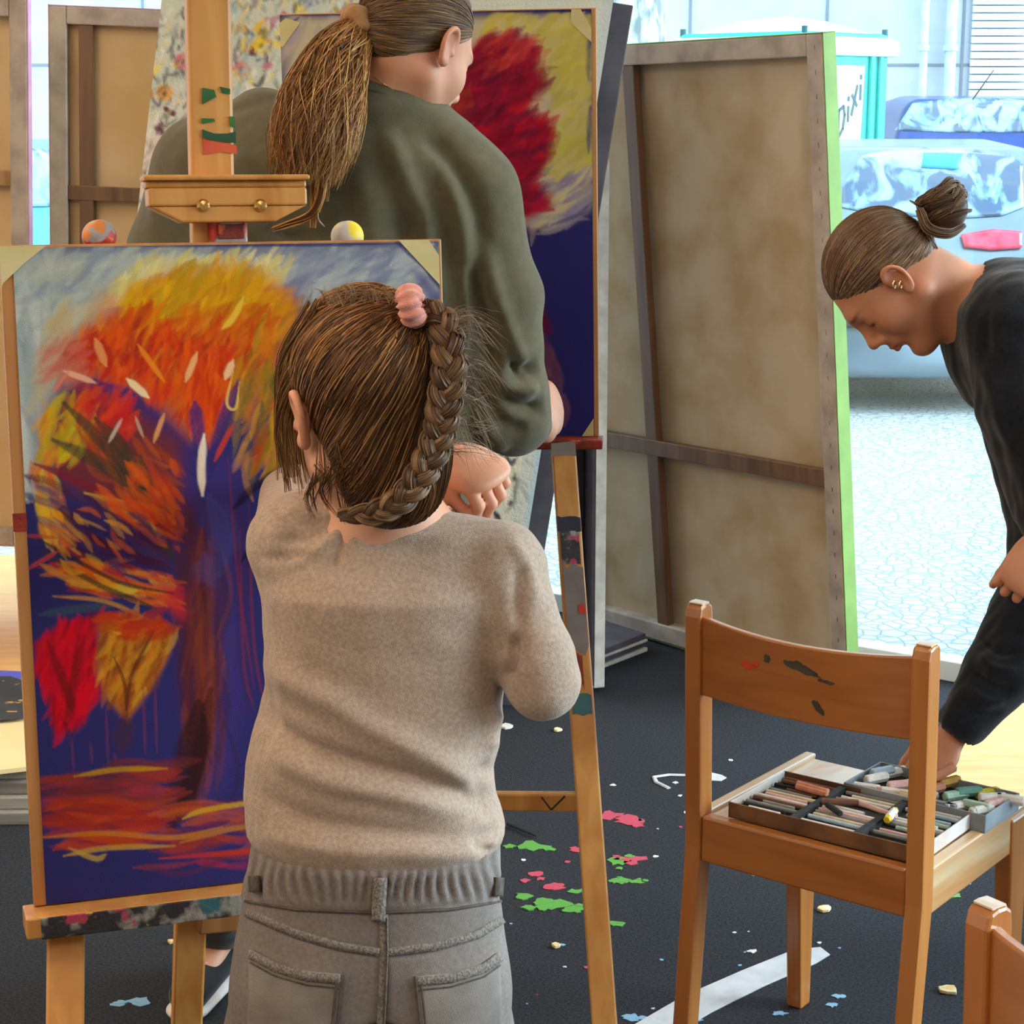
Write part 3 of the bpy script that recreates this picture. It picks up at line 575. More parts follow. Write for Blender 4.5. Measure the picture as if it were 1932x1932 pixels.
    # ground
    p.scrib([(90, 1450), (320, 1440), (300, 1560), (90, 1560)], 100, 4, 110, 18, [(110, 42, 40), (140, 50, 34), (84, 40, 60), (170, 50, 34)], .7, .12)
    p.scrib([(90, 1520), (300, 1510), (290, 1590), (130, 1600)], 60, 2, 100, 12, [(176, 50, 24), (190, 70, 24), (150, 40, 34)], .75, .12)
    p.scrib([(330, 1520), (830, 1470), (830, 1620), (300, 1640), (280, 1590)], 120, 8, 120, 14, [(176, 60, 24), (130, 44, 40), (196, 84, 24), (186, 40, 36), (90, 40, 70)], .7, .12)
    for q, c in [([(140, 1465), (220, 1452), (315, 1450)], (186, 140, 30)), ([(80, 1580), (200, 1572), (330, 1580), (420, 1560)], (200, 120, 30)), ([(120, 1615), (200, 1600), (330, 1596)], (196, 150, 50)), ([(345, 1545), (380, 1530), (470, 1515), (600, 1500)], (214, 160, 30)), ([(130, 1600), (180, 1620), (200, 1612)], (190, 160, 60)), ([(340, 1590), (460, 1560), (600, 1560)], (186, 120, 40)), ([(300, 1620), (480, 1606), (620, 1600)], (196, 50, 30))]: p.stroke(q, 10, c, .85, .4, .3)
    # pale chalk accents
    for q, w, c in [([(385, 820), (380, 880), (382, 935)], 15, (240, 220, 196)), ([(372, 665), (350, 720)], 12, (230, 170, 110)), ([(440, 680), (425, 715)], 14, (230, 190, 140)), ([(180, 640), (200, 690)], 16, (220, 140, 80)), ([(120, 700), (180, 722)], 11, (226, 170, 140)), ([(240, 715), (280, 750)], 14, (236, 210, 160)),
                    ([(310, 780), (290, 835)], 9, (220, 150, 90)), ([(230, 790), (205, 835)], 7, (200, 170, 150)), ([(255, 785), (270, 825)], 6, (190, 150, 120)), ([(260, 650), (310, 720)], 10, (226, 130, 30)), ([(440, 700), (428, 760), (445, 770), (452, 720)], 5, (220, 180, 90)), ([(100, 740), (130, 700)], 6, (220, 120, 90)), ([(460, 560), (440, 600), (420, 620)], 12, (226, 184, 60)), ([(440, 800), (405, 870)], 10, (196, 60, 40))]: p.stroke(q, w, c, .95, .3, .15)
    p.stroke([(440, 960), (480, 920), (540, 880)], 16, (30, 20, 34), .85, .5); p.stroke([(455, 1060), (500, 1000)], 12, (34, 22, 36), .8, .5)
    p.stroke([(60, 905), (66, 940)], 8, (180, 180, 200), .5)
    # bare blue margin along the top and the corners
    p.stroke([(0, 505), (60, 462), (120, 462)], 7, (42, 40, 100), .8, .5); p.stroke([(90, 463), (500, 462), (760, 460)], 7, (46, 46, 104), .85, .3, .1); p.stroke([(745, 455), (800, 500), (830, 545)], 12, (46, 44, 110), .9, .4); p.fill([(770, 500), (800, 520), (832, 560), (832, 600), (800, 560)], (60, 56, 120), .7, 6, 6)
    return p
# ---- the poppy-red picture on the far easel
def red_picture():
    p = Paint(505, 0, 1145, 840, 2.0, (46, 42, 104), 5)
    p.fill([(535, 35), (1112, 30), (1112, 395), (1060, 425), (960, 430), (880, 400), (540, 420)], (196, 184, 150), .97, 8, 6)
    p.scrib([(540, 40), (760, 35), (760, 420), (540, 420)], 240, 60, 90, 22, [(176, 160, 156), (166, 150, 150), (190, 172, 160), (150, 140, 150)], .6, .2)
    p.scrib([(900, 40), (1110, 36), (1110, 380), (1000, 420), (1040, 200)], 330, 45, 60, 20, [(196, 180, 84), (206, 190, 70), (184, 170, 90), (200, 186, 120)], .8, .3)
    p.scrib([(900, 60), (1000, 50), (1040, 200), (1010, 400), (960, 420)], 100, 50, 60, 18, [(196, 176, 160), (180, 160, 160), (206, 190, 150), (214, 170, 150)], .6, .3)
    p.scrib([(980, 340), (1110, 330), (1105, 400), (1040, 428), (970, 420)], 110, 30, 70, 12, [(200, 180, 160), (150, 140, 170), (214, 196, 150), (120, 110, 150)], .7, .3)
    red = [(905, 85), (945, 65), (1000, 80), (1015, 130), (1030, 160), (990, 190), (1000, 210), (1040, 245), (1030, 290), (1005, 340), (1040, 395), (960, 420), (985, 440), (960, 455), (900, 420), (860, 330), (840, 250), (850, 180), (880, 120)]
    p.fill(red, (156, 24, 50), .98, 7, 9)
    p.scrib(red, 300, 45, 60, 18, [(150, 20, 50), (130, 20, 50), (176, 24, 50), (110, 24, 60), (190, 30, 50)], .75, .3)
    p.scrib([(910, 80), (960, 65), (1000, 90), (960, 130), (900, 130)], 60, 30, 45, 15, [(196, 60, 60), (206, 70, 60), (186, 40, 50)], .7, .3)
    p.scrib([(900, 240), (980, 190), (1035, 250), (1000, 350), (930, 400), (900, 330)], 100, 25, 70, 18, [(196, 20, 46), (180, 16, 44), (206, 30, 40), (120, 30, 60)], .75, .3)
    p.scrib([(830, 200), (880, 170), (880, 260), (840, 260)], 40, 60, 50, 15, [(176, 60, 40), (190, 84, 50), (166, 50, 40)], .8, .3)
    p.stroke([(870, 280), (950, 300), (1010, 290)], 30, (96, 20, 56), .5, .9); p.stroke([(930, 385), (1000, 390), (1045, 396)], 16, (180, 24, 56), .9, .4)
    p.scrib([(950, 430), (1000, 435), (985, 480), (955, 460)], 20, 70, 30, 12, [(130, 20, 50), (150, 24, 50)], .8, .3)
    p.scrib([(980, 500), (1010, 540), (1035, 620), (1010, 610)], 34, -60, 50, 14, [(110, 24, 50), (84, 24, 60)], .6, .25); p.scrib([(1010, 640), (1050, 680), (1060, 790), (1040, 760)], 60, -72, 60, 12, [(104, 60, 90), (130, 84, 100), (96, 44, 84)], .6, .2)
    p.scrib(red, 160, 40, 55, 14, [(104, 14, 40), (84, 16, 44), (128, 18, 40), (150, 24, 44)], .6, .35)
    for q in [[(1112, 60), (1110, 150)], [(1113, 200), (1110, 290)], [(1040, 425), (1090, 405), (1112, 385)]]: p.stroke(q, 9, (60, 54, 110), .8, .5, .5)
    p.stroke([(528, 26), (720, 24)], 9, (40, 38, 100), .95, .2, 0); p.stroke([(900, 20), (1115, 20)], 8, (40, 38, 100), .95, .2, 0); p.stroke([(1078, 28), (1112, 70)], 6, (40, 38, 96), .9); p.stroke([(530, 60), (565, 32)], 6, (60, 56, 110), .9)
    return p
def flower_picture():
    p = Paint(100, -280, 1220, 1400, 3.0, (204, 204, 184), 9); r = p.r
    edge = lambda y: 1165 - .155 * (y + 10)
    p.scrib([(300, -200), (1150, -200), (1000, 900), (240, 900)], 300, 80, 90, 30, [(214, 212, 190), (196, 200, 180), (206, 196, 180), (190, 200, 190)], .5, .5)
    p.scrib([(240, 260), (330, 260), (300, 470), (220, 470)], 60, 75, 90, 26, [(226, 190, 170), (222, 206, 180), (214, 212, 196)], .6, .3)
    for k in range(520):     # stems, buds and blooms
        y = r.uniform(-240, 520) if k < 450 else r.uniform(820, 1010); x = r.uniform(270 - y * .15, (760 if y > -20 else edge(y) - 60)) if k < 450 else r.uniform(800, edge(y) - 40)
        t = r.uniform(-1.2, 1.2); c = [(60, 66, 56), (84, 96, 84), (70, 36, 56), (96, 110, 120), (130, 140, 120), (44, 40, 50), (110, 84, 110)][r.integers(7)]
        L = r.uniform(10, 34); d = np.array([math.sin(t), math.cos(t)]) * L; p.stroke([(x, y), (x + d[0] * .5 + r.normal() * 5, y + d[1] * .5), (x + d[0], y + d[1])], r.uniform(3, 8), c, .85, .3, .2)
        if k % 3 == 0:
            c = [(226, 186, 50), (236, 206, 90), (214, 150, 50), (196, 110, 130), (220, 224, 214), (110, 130, 170), (90, 30, 60), (206, 214, 200)][r.integers(8)]
            for j in range(4): q = r.uniform(0, 6.3); p.stroke([(x, y), (x + 13 * math.cos(q), y + 13 * math.sin(q))], r.uniform(7, 12), c, .9, .3, .15)
    for (x, y, c) in [(495, 55, (230, 180, 30)), (492, 85, (226, 190, 50)), (345, 115, (206, 110, 130)), (310, 175, (226, 160, 50)), (455, 130, (200, 130, 120)), (850, -20, (226, 190, 60))]:
        for j in range(8): q = j * .785; p.stroke([(x, y), (x + 17 * math.cos(q), y + 17 * math.sin(q))], 11, c, .95, .3, .1)
        p.stroke([(x - 3, y), (x + 4, y + 3)], 9, (50, 36, 30), .9)
    for q in [[(930, 880), (955, 900), (975, 905), (985, 930)], [(975, 905), (970, 960)], [(985, 920), (1000, 950)], [(950, 850), (965, 875), (980, 860)], [(905, 930), (950, 990)], [(890, 985), (920, 978)]]: p.stroke(q, 8, (50, 44, 50), .95, .3, .1)
    for q in [[(960, 880), (955, 950)], [(985, 860), (975, 890)], [(940, 900), (930, 940)]]: p.stroke(q, 16, (236, 232, 206), .9, .4)
    p.scrib([(425, -30), (900, -30), (560, 130), (430, 180)], 330, 70, 22, 7, [(110, 130, 140), (226, 196, 90), (230, 226, 210), (80, 96, 84), (120, 60, 90), (190, 200, 190), (236, 200, 60), (150, 170, 180)], .85, .5)
    p.scrib([(290, 20), (365, 20), (345, 330), (260, 380)], 120, 70, 24, 6, [(96, 104, 96), (60, 40, 56), (150, 150, 150), (226, 200, 110), (236, 232, 214), (110, 96, 120)], .85, .5)
    for k in range(40):
        y0_ = -260 + k * 40; p.stroke([(edge(y0_) - 10, y0_), (edge(y0_ + 60) - 10, y0_ + 60)], 24, (170, 200, 214) if y0_ > 700 else (190, 198, 198), .7, .5, .3, taper=False)
        p.stroke([(edge(y0_) - 34, y0_), (edge(y0_ + 60) - 34, y0_ + 60)], 26, (196, 204, 196), .5, .7, .3, taper=False)
    return p
# ================================================================== canvases and easels
M['linen'] = mat('raw_canvas_back', (206, 184, 154), .95, (186, 158, 118), scale=6, bump=.3, bscale=600, lo=.38, hi=.66, detail=7, spec=.1)
M['linen_warm'] = mat('warm_canvas_back', (222, 190, 146), .95, (206, 168, 112), scale=3.4, bump=.25, bscale=600, lo=.4, hi=.68, spec=.1)
M['linen_fold'] = mat('folded_canvas_edge', (196, 180, 162), .9, (166, 148, 136), scale=14, bump=.6, bscale=30, stretch=(1, 1, 1))
M['pine'] = wood('pine_bar', (180, 140, 92), (150, 108, 62)); M['pine_dark'] = wood('stained_pine_bar', (128, 92, 62), (96, 66, 44))
M['pink_edge'] = mat('pink_painted_edge', (226, 176, 206), .7, (214, 150, 190), scale=12); M['green_edge'] = mat('green_painted_edge', (126, 164, 78), .6, (110, 146, 66), scale=8)
M['white_edge'] = mat('white_primed_edge', (212, 208, 198), .8, (180, 176, 166), scale=18); M['blue_edge'] = mat('pale_blue_edge', (176, 206, 220), .7, (150, 190, 212), scale=10); M['dark_edge'] = mat('dark_canvas_edge', (92, 84, 90), .85, (70, 64, 70), scale=10)
M['tape'] = mat('masking_tape', (206, 192, 140), .7, (196, 180, 120), scale=20)
def canvas_back(TL, TR, BL_, label, cloth, fold, brace_m, edge, bw=.05, dep=.035, vb=(), hb=(), group=None, staples=False):
    """stretched canvas seen from behind; corners are on the viewer's side"""
    TL, TR, BL_ = [np.array(q, float) for q in (TL, TR, BL_)]; u = TR - TL; w = np.linalg.norm(u); u /= w; v = TL - BL_; v -= u * (u @ v); h = np.linalg.norm(v); v /= h; n = np.cross(u, v); n = n if n[1] < 0 else -n
    o = TL - v * h; root = empty('stretched_canvas', tuple(map(float, o + u * w / 2)), label=label, cat='canvas', group=group); R = np.c_[u, n, v]
    def B(mb, x0, x1, y0, y1, d0, d1): return mb.box(o + u * (x0 + x1) / 2 + v * (y0 + y1) / 2 - n * (d0 + d1) / 2, (x1 - x0, abs(d1 - d0), y1 - y0), R)
    B(MB(), .003, w - .003, .003, h - .003, dep - .003, dep).build('cloth', cloth, root)
    for x0, x1, y0, y1 in ((0, bw, 0, h), (w - bw, w, 0, h), (bw, w - bw, h - bw, h), (bw, w - bw, 0, bw)): B(MB(), x0, x1, y0, y1, 0, dep - .003).build('stretcher_bar', fold, root, bev=.004)
    for q in vb: B(MB(), q - bw * .42, q + bw * .42, bw, h - bw, .006, dep * .7).build('cross_brace', brace_m, root, bev=.002)
    for q in hb: B(MB(), bw, w - bw, q - bw * .42, q + bw * .42, .004, dep * .6).build('cross_brace', brace_m, root, bev=.002)
    e = MB(); B(e, -.003, .0, -.003, h + .003, .002, dep + .002); B(e, w, w + .003, -.003, h + .003, .002, dep + .002); B(e, -.003, w + .003, h, h + .003, .002, dep + .002); B(e, -.003, w + .003, -.003, 0, .002, dep + .002); e.build('painted_edge', edge, root)
    if not staples: return root
    st = MB()
    for k in range(int(h / .06)):
        for x in (bw * .45, w - bw * .45): B(st, x - .001, x + .001, .03 + k * .06, .042 + k * .06, -.001, .002)
    st.build('staples', M['chrome'], root, kind='stuff'); return root
# the tall canvas by the window
TRb = np.array([.794, 4.914, 1.767]); ub = np.array([.476, -.606, .013]); ub /= np.linalg.norm(ub); vbv = np.array([-.139, -.073, 1.743]); Hb = np.linalg.norm(vbv); vbv /= Hb
TRb = TRb - ub * .03 + np.array([-.006, 0, 0]); TLb = TRb - ub * 1.14; canvas_back(TLb, TRb, TLb - vbv * Hb, 'tall bare-backed canvas with green painted edge leaning by the window', M['linen'], M['linen_fold'], M['pine_dark'], M['green_edge'], .055, .045, vb=(.4,), hb=(.60,), staples=True)
# two canvases at the upper left, standing on the board stack
def at_rect(tr, tl, bl, Y): return at(*tl, Y), at(*tr, Y), at(*bl, Y)
a, b, c = at_rect((50, -2), (-560, -30), (-440, 1010), 5.55); canvas_back(a, b, c, 'bare-backed canvas with a pink edge at the far left of the frame', M['linen_warm'], M['linen_fold'], M['pine'], M['pink_edge'], .05, .04, hb=(1.07,))
a, b, c = at_rect((560, 30), (92, 10), (240, 1190), 5.75); canvas_back(a, b, c, 'bare-backed canvas with a pink rim right of the gap at upper left', M['linen_warm'], M['linen_fold'], M['pine_dark'], M['pink_edge'], .05, .04, vb=(.105,), hb=(1.33,))
# the big flower painting, leaning to the right
def face_canvas(TL, TR, BL_, label, dep, edge, paint=None, step=.004, m=None, name='painting'):
    TL, TR, BL_ = [np.array(q, float) for q in (TL, TR, BL_)]; u = TR - TL; w = np.linalg.norm(u); u /= w; v = BL_ - TL; v -= u * (u @ v); h = np.linalg.norm(v); v /= h; n = np.cross(v, u); n = n if n[1] < 0 else -n
    root = empty(name, tuple(map(float, TL + u * w / 2 + v * h)), label=label, cat='painting'); c = TL + u * w / 2 + v * h / 2
    MB().box(c - n * dep / 2, (w, dep, h), np.c_[u, n, -v]).build('stretched_cloth', edge, root, bev=.003)
    if paint is not None: sheet('painted_face', TL + n * .0015, u, v, w, h, step, paint, m, root)
    return root, u, v, n, w, h
a, b, c = at(322, -150, 4.95), at(1188, -150 + 134, 4.95), at(150, 1100, 4.95)
b = a + (lambda q: q)(np.array([at(1160, -16, 4.95)[0] - a[0], 0, -.155 * (at(1160, -16, 4.95)[0] - a[0])]))
vv = np.array([-.155, 0, -1]); vv /= np.linalg.norm(vv)
face_canvas(a, b, a + vv * 1.95, 'large cream flower painting leaning to the right behind the far easel', .04, M['blue_edge'], flower_picture(), .0042, M['oil'])
dk = np.array([.05, .06, -.03]); face_canvas(a + dk, b + dk, a + dk + vv * 1.95, 'dark edged canvas propped directly behind the flower painting', .035, M['dark_edge'])
# canvas standing edge-on and one lying on the floor at the foot of the tall canvas
canvas_back(at(1085, 300, 5.3), at(1128, 300, 5.15), at(1068, 1262, 5.3), 'narrow dark canvas standing between the flower painting and the tall canvas', M['dark_edge'], M['dark_edge'], M['pine_dark'], M['white_edge'], .02, .03)
C0 = ground(1218, 1228); e1 = np.array([-.20, -.26, 0.]); e2 = np.array([-.62, .79, 0]) * .22
s = MB().prism([C0 + [0, 0, .015], C0 + e1 + [0, 0, .015], C0 + e1 + e2 + [0, 0, .015], C0 + e2 + [0, 0, .015]], 0, (0, 0, .04)).build('stretched_canvas', M['dark_edge'], bev=.003, label='dark canvas lying flat on the carpet at the foot of the tall canvas', cat='canvas')
s2 = MB()
for z, t in ((.0, .012), (.03, .008)): s2.prism([C0 + [0.006, -.004, z], C0 + e1 + [0, -.006, z], C0 + e1 + e2 * .2 + [0, 0, z], C0 + e2 * .2 + [0, 0, z]], 0, (0, 0, t))
s2.build('white_rim', M['white_edge'], s, bev=.002)

# ---- near easel with the tree picture
M['easel'] = wood('golden_easel_beech', (214, 156, 84), (184, 120, 54), rough=.38); M['easel_dark'] = wood('brown_easel_beech', (150, 98, 50), (120, 74, 36), rough=.45)
M['paint_mess'] = mat('crusted_paint', (44, 42, 46), .6, (150, 146, 138), scale=38, lo=.5, hi=.62, bump=.8, bscale=60, spots=[((176, 60, 90), 26, .62), ((196, 170, 50), 31, .66), ((50, 100, 110), 23, .64)])
M['paint_knob'] = mat('paint_smeared_knob', (176, 168, 160), .5, (150, 146, 150), scale=30, bump=.6, bscale=60, spots=[((190, 44, 24), 22, .52), ((214, 130, 60), 34, .6)])
M['paint_knob2'] = mat('yellow_smeared_knob', (206, 206, 200), .5, (190, 190, 190), scale=30, bump=.4, spots=[((236, 206, 30), 16, .5), ((196, 70, 30), 24, .62)])
M['brass'] = mat('brass_screw', (220, 180, 110), .25, metal=1); M['board'] = wood('pine_drawing_board', (196, 142, 84), (170, 112, 60))
M['red_mess'] = mat('red_paint_crust', (150, 44, 24), .5, (96, 30, 24), scale=30, bump=.8, bscale=60, spots=[((196, 90, 50), 40, .6)])
TL1 = np.array([-.556, 2.106, 1.447]); TR1 = np.array([-.086, 2.262, 1.443]); BL1 = np.array([-.539, 2.038, .710])
u1 = TR1 - TL1; w1 = np.linalg.norm(u1); u1 /= w1; v1 = BL1 - TL1; v1 -= u1 * (v1 @ u1); h1 = np.linalg.norm(v1); v1 /= h1; n1 = np.cross(u1, v1); n1 = n1 if n1[1] < 0 else -n1; R1_ = np.c_[u1, n1, -v1]
def E1(a, b, d=0): return TL1 + u1 * a + v1 * b + n1 * d      # a right, b down, d toward the viewer
easel = empty('easel', (float(E1(.25, 0)[0]), 2.45, 0), label='golden beech easel in front holding the fiery tree picture', cat='easel')
def mast_pt(px, py): # on a line leaning with the board, 4 cm behind it
    o = E1(0, 0, -.035); D = ray(px, py); t = ((o - [0, 0, CAMH]) @ n1) / (D @ n1); return D * t + [0, 0, CAMH]
MB().bar(mast_pt(390, -60), mast_pt(428, 1700), .049, .026, u1).build('mast', M['easel'], easel, bev=.004)
bands = MB()
for (y, c_) in ((165, 0), (225, 0), (252, 0)): pass
# painted marks on the mast
M['green_paint'] = mat('green_paint_smear', (50, 116, 50), .4, (30, 80, 44), scale=40); M['dkgreen_paint'] = mat('dark_green_paint', (34, 76, 50), .4); M['orange_paint'] = mat('orange_paint', (206, 90, 50), .5, (196, 60, 44), scale=20)
fm = lambda px, py, d: mast_pt(px, py) + n1 * d
def decal(mb, pts, n, d0, fn, t=.0008): 
    P = [fn(*q, d0) for q in pts]; mb.prism(P, 0, n * t); return mb
g = MB(); 
for q in [[(378, 168), (400, 172), (404, 185), (384, 196), (377, 200)], [(410, 166), (430, 170), (430, 180), (415, 178)], [(376, 225), (400, 226), (402, 231), (378, 236)], [(428, 222), (438, 222), (440, 245), (430, 240)]]: decal(g, q, n1, .014, fm)
g.build('paint_smear', M['green_paint'], easel)
g = MB(); decal(g, [(377, 246), (400, 254), (425, 254), (440, 250), (441, 272), (420, 270), (395, 266), (378, 262)], n1, .0145, fm); g.build('paint_smear', M['dkgreen_paint'], easel)
g = MB(); decal(g, [(378, 264), (396, 270), (420, 272), (442, 276), (443, 292), (410, 288), (382, 294)], n1, .0141, fm); g.build('paint_smear', M['orange_paint'], easel)
# upper holder block with moulded profile
hb_ = MB(); o = mast_pt(422, 378) + n1 * .03; W_ = .193
prof = [(-.024, .0), (-.024, .022), (-.018, .028), (-.010, .028), (-.008, .018), (.0, .018), (.0, .0)]
def hp(x, z, d): return o + u1 * x - v1 * z * 1 + n1 * d
for x0, x1, top, bot, d in ((-.096, .09, .026, .020, .022), (-.093, .088, .020, .012, .010), (-.091, .087, .012, -.008, .016)): hb_.prism([hp(x0, top, -.016), hp(x1, top, -.016), hp(x1, bot, -.016), hp(x0, bot, -.016)], 0, n1 * (d + .016))
hb_.prism([hp(-.091, -.008, -.016), hp(.087, -.008, -.016), hp(.05, -.026, -.016), (hp(-.055, -.026, -.016))], 0, n1 * .03)
top = hb_.build('canvas_holder', M['easel'], easel, bev=.0025)
for px in (371, 477):
    c_ = mast_pt(px, 391) + n1 * .045; MB().lathe(c_ - n1 * .002, n1, [(.0075, 0), (.0075, .003), (.005, .006), (.001, .0065)], 16).build('screw', M['brass'], top)
g = MB().box(mast_pt(425, 437) + n1 * .016, (.044, .01, .03), R1_).build('sliding_block', M['paint_knob'], easel, bev=.003); MB().box(mast_pt(430, 438) + n1 * .0225, (.03, .002, .016), R1_).build('red_smear', M['red_mess'], g, bev=.001)
for (px, m_, r_) in ((187, 'paint_knob', .0185), (655, 'paint_knob2', .018)):
    c_ = mast_pt(px, 446); MB().lathe(c_ - n1 * .012, n1, [(r_ * .7, 0), (r_, .005), (r_, .02), (r_ * .75, .026), (.002, .028)], 24).build('knob', M[m_], easel, smooth=True)
    MB().bar(c_ + [0, 0, -.02], mast_pt(px, 1690) , .03, .02, u1).build('side_post', M['easel'], easel, bev=.003)
# legs under the tray
def leg(px0, py0, Y0, px1, Y1, w, m_, t=.03): a_ = at(px0, py0, Y0); b_ = at(px1, 1932, Y1); d = (b_ - a_) / (b_ - a_)[2]; f_ = a_ - d * a_[2]; return MB().bar(a_, f_, w, t, (1, .25, 0)).build('leg', m_, easel, bev=.003)
leg(125, 1690, 2.08, 123, 2.0, .042, M['easel']); leg(362, 1640, 2.32, 352, 2.42, .04, M['easel']); leg(690, 1640, 2.28, 720, 2.2, .042, M['easel'])
MB().bar(at(372, 1722, 2.33), at(640, 1700, 2.42), .03, .05, (0, 1, 0)).build('crossbar', M['easel_dark'], easel, bev=.003)
tr_ = MB().bar(E1(-.012, h1 + .012, .012), E1(w1 + .015, h1 + .012, .012), .024, .055, -v1); tray = tr_.build('tray', M['easel'], easel, bev=.002)
tc = MB().bar(E1(.004, h1 + .0125, .0405), E1(w1 + .015, h1 + .0125, .0405), .0245, .003, -v1); tc.build('paint_crust', M['paint_mess'], tray, bev=.001)
# picture
pic = empty('painting', tuple(map(float, E1(w1 / 2, h1, .0))), label='indigo sheet with a fiery orange tree drawn in pastel on the near easel', cat='painting')
MB().box(E1(w1 / 2 + .002, h1 / 2 - .001, -.006), (w1 + .004, .012, h1), R1_).build('drawing_board', M['board'], pic, bev=.0015)
sheet('painted_sheet', E1(.0135, .002, .0012), u1, v1, w1 - .0135, h1 - .004, .00115, tree_picture(), M['pastel'], pic)
def tape(parent, fn, pts, nn, d): 
    MB().prism([fn(a_, b_, d) for a_, b_ in pts], 0, nn * .0006).build('tape', M['tape'], parent)
tape(pic, E1, [(.0, .0), (.05, .0), (.024, .02), (.002, .04), (.0, .045)], n1, .0016); tape(pic, E1, [(w1 - .048, .0), (w1 - .012, .0), (w1, .018), (w1, .052)], n1, .0016)
rm = MB().prism([E1(-.001, .292, .0005), E1(.014, .292, .0005), E1(.014, .312, .0005), E1(-.001, .312, .0005)], 0, n1 * .0008).build('red_mark', M['red_mess'], pic)
# pastel stick held to the paper
# ---- far easel with the red picture
c2 = np.array([-.119, 3.241, 1.393]); 
def Rm(yaw, tilt, roll):
    return np.array(Matrix.Rotation(yaw, 3, 'Z') @ Matrix.Rotation(tilt, 3, 'X') @ Matrix.Rotation(roll, 3, 'Y'))
R2_ = Rm(-.074, .0, -.016); u2 = R2_[:, 0]; n2 = -R2_[:, 1]; v2 = -R2_[:, 2]; w2, h2 = .513, .70; TL2 = c2 - u2 * w2 / 2 - v2 * h2 / 2
def E2(a, b, d=0): return TL2 + u2 * a + v2 * b + n2 * d
easel2 = empty('easel', (float(c2[0]), 3.4, 0), label='paint spattered easel behind holding the red flower picture', cat='easel')
pic2 = empty('painting', tuple(map(float, E2(w2 / 2, h2))), label='indigo sheet with a crimson bloom on yellow on the far easel', cat='painting')
MB().box(E2(w2 / 2 + .002, h2 / 2, -.006), (w2 + .006, .012, h2 + .004), np.c_[u2, n2, -v2]).build('drawing_board', M['board'], pic2, bev=.0015)
sheet('painted_sheet', E2(0, 0, .0012), u2, v2, w2 - .003, h2, .0017, red_picture(), M['pastel'], pic2)
tape(pic2, E2, [(w2 - .035, .0), (w2 - .02, .0), (w2 - .003, .03), (w2 - .003, .052), (w2 - .037, .02)], n2, .0016); tape(pic2, E2, [(.0, .012), (.01, .005), (.034, .012), (.004, .05), (0, .05)], n2, .0016); tape(pic2, E2, [(w2 - .024, h2), (w2 - .004, h2), (w2 - .004, h2 - .03)], n2, .0016)
tr2 = MB().bar(E2(-.02, h2 + .009, .014), E2(w2 + .012, h2 + .009, .014), .016, .05, -v2).build('tray', M['red_mess'], easel2, bev=.002)
M['spatter'] = mat('spattered_easel', (196, 146, 78), .5, (176, 122, 60), scale=8, stretch=(8, 8, .7), bump=.3, bscale=50, spots=[((50, 50, 60), 14, .58), ((120, 112, 112), 9, .6)])
for px, side in ((1062, 1), (600, -1)):
    a_ = at(px, 838, 3.16 if side > 0 else 3.2); b_ = a_ + np.array([.074 * side, -.40 if side > 0 else -.03, 0]); b_[2] = 0; MB().bar(a_ + [0, .11, .3], a_ + [0, .11, 0], .04, .022).build('upright', M['spatter'], easel2, bev=.003)
    lg = MB().bar(a_, b_, .040, .03).build('leg', M['easel'], easel2, bev=.003)
    if side == 1:
        d = (b_ - a_) / np.linalg.norm(b_ - a_); nn = np.array([0, d[2], -d[1]]); nn = nn / np.linalg.norm(nn); nn = nn if nn[1] < 0 else -nn
        def ld(t0, t1, x0, x1, m_, nm, e=.0): 
            rj = random.Random(int(t0 * 1e4)); J = lambda: rj.uniform(-.25, .25) * (t1 - t0) * .4; xm = [x0 + (x1 - x0) * q for q in (.2, .5, .8)]
            MB().prism([a_ + d * (t_ + J()) + [x_, 0, 0] + nn * (.0155 + e) for t_, x_ in [(t0, x0)] + [(t0, q) for q in xm] + [(t0, x1), ((t0 + t1) / 2, x1), (t1, x1)] + [(t1, q) for q in xm[::-1]] + [(t1, x0)]], 0, nn * .0006).build(nm, M[m_], lg)
        M['grey_paint'] = mat('grey_paint', (128, 116, 112), .6, (110, 100, 98), scale=20); M['navy_paint'] = mat('navy_paint', (38, 40, 58), .6); M['teal_smear'] = mat('teal_paint_smear', (56, 110, 116), .5, (44, 90, 100), scale=30); M['red_dot'] = mat('red_paint_dab', (190, 40, 30), .4)
        ld(.0, .022, -.02, .02, 'grey_paint', 'paint_band'); ld(.125, .15, -.0195, .0195, 'navy_paint', 'paint_band'); ld(.20, .345, -.015, .018, 'grey_paint', 'paint_band'); ld(.15, .2, -.016, .015, 'paint_mess', 'paint_band', .0002)
        ld(.27, .285, .006, .017, 'red_dot', 'paint_dab', .001); ld(.415, .45, -.016, .016, 'teal_smear', 'paint_dab', .0004); ld(.35, .405, -.002, .006, 'red_mess', 'paint_dab', .0003)
z_ = at(1020, 1512, 2.96); a_ = z_.copy(); xr = at(1096, 1512, 2.96)[0]; xl_ = at(640, 1490, 2.96)[0]
cb = MB().bar((at(600, 838, 3.2)[0], 3.13, z_[2] - .060), (xr, 2.96, z_[2]), .03, .02, (0, 0, 1)).build('crossbar', M['easel'], easel2, bev=.003)
vm = MB(); M['pencil'] = mat('dark_pencil', (40, 26, 20), .7)
for q in (((1022, 1504), (1040, 1528)), ((1040, 1528), (1066, 1502))): vm.bar(at(*q[0], 2.948), at(*q[1], 2.948), .003, .001, (1, 0, 0))
vm.build('pencil_mark', M['pencil'], cb)
MB().bar((c2[0], 3.32, 1.95), (c2[0], 3.34, .55), .045, .025).build('mast', M['easel'], easel2, bev=.003); MB().bar((c2[0], 3.36, 1.4), (c2[0], 4.1, 0), .04, .025).build('rear_leg', M['easel_dark'], easel2, bev=.003)
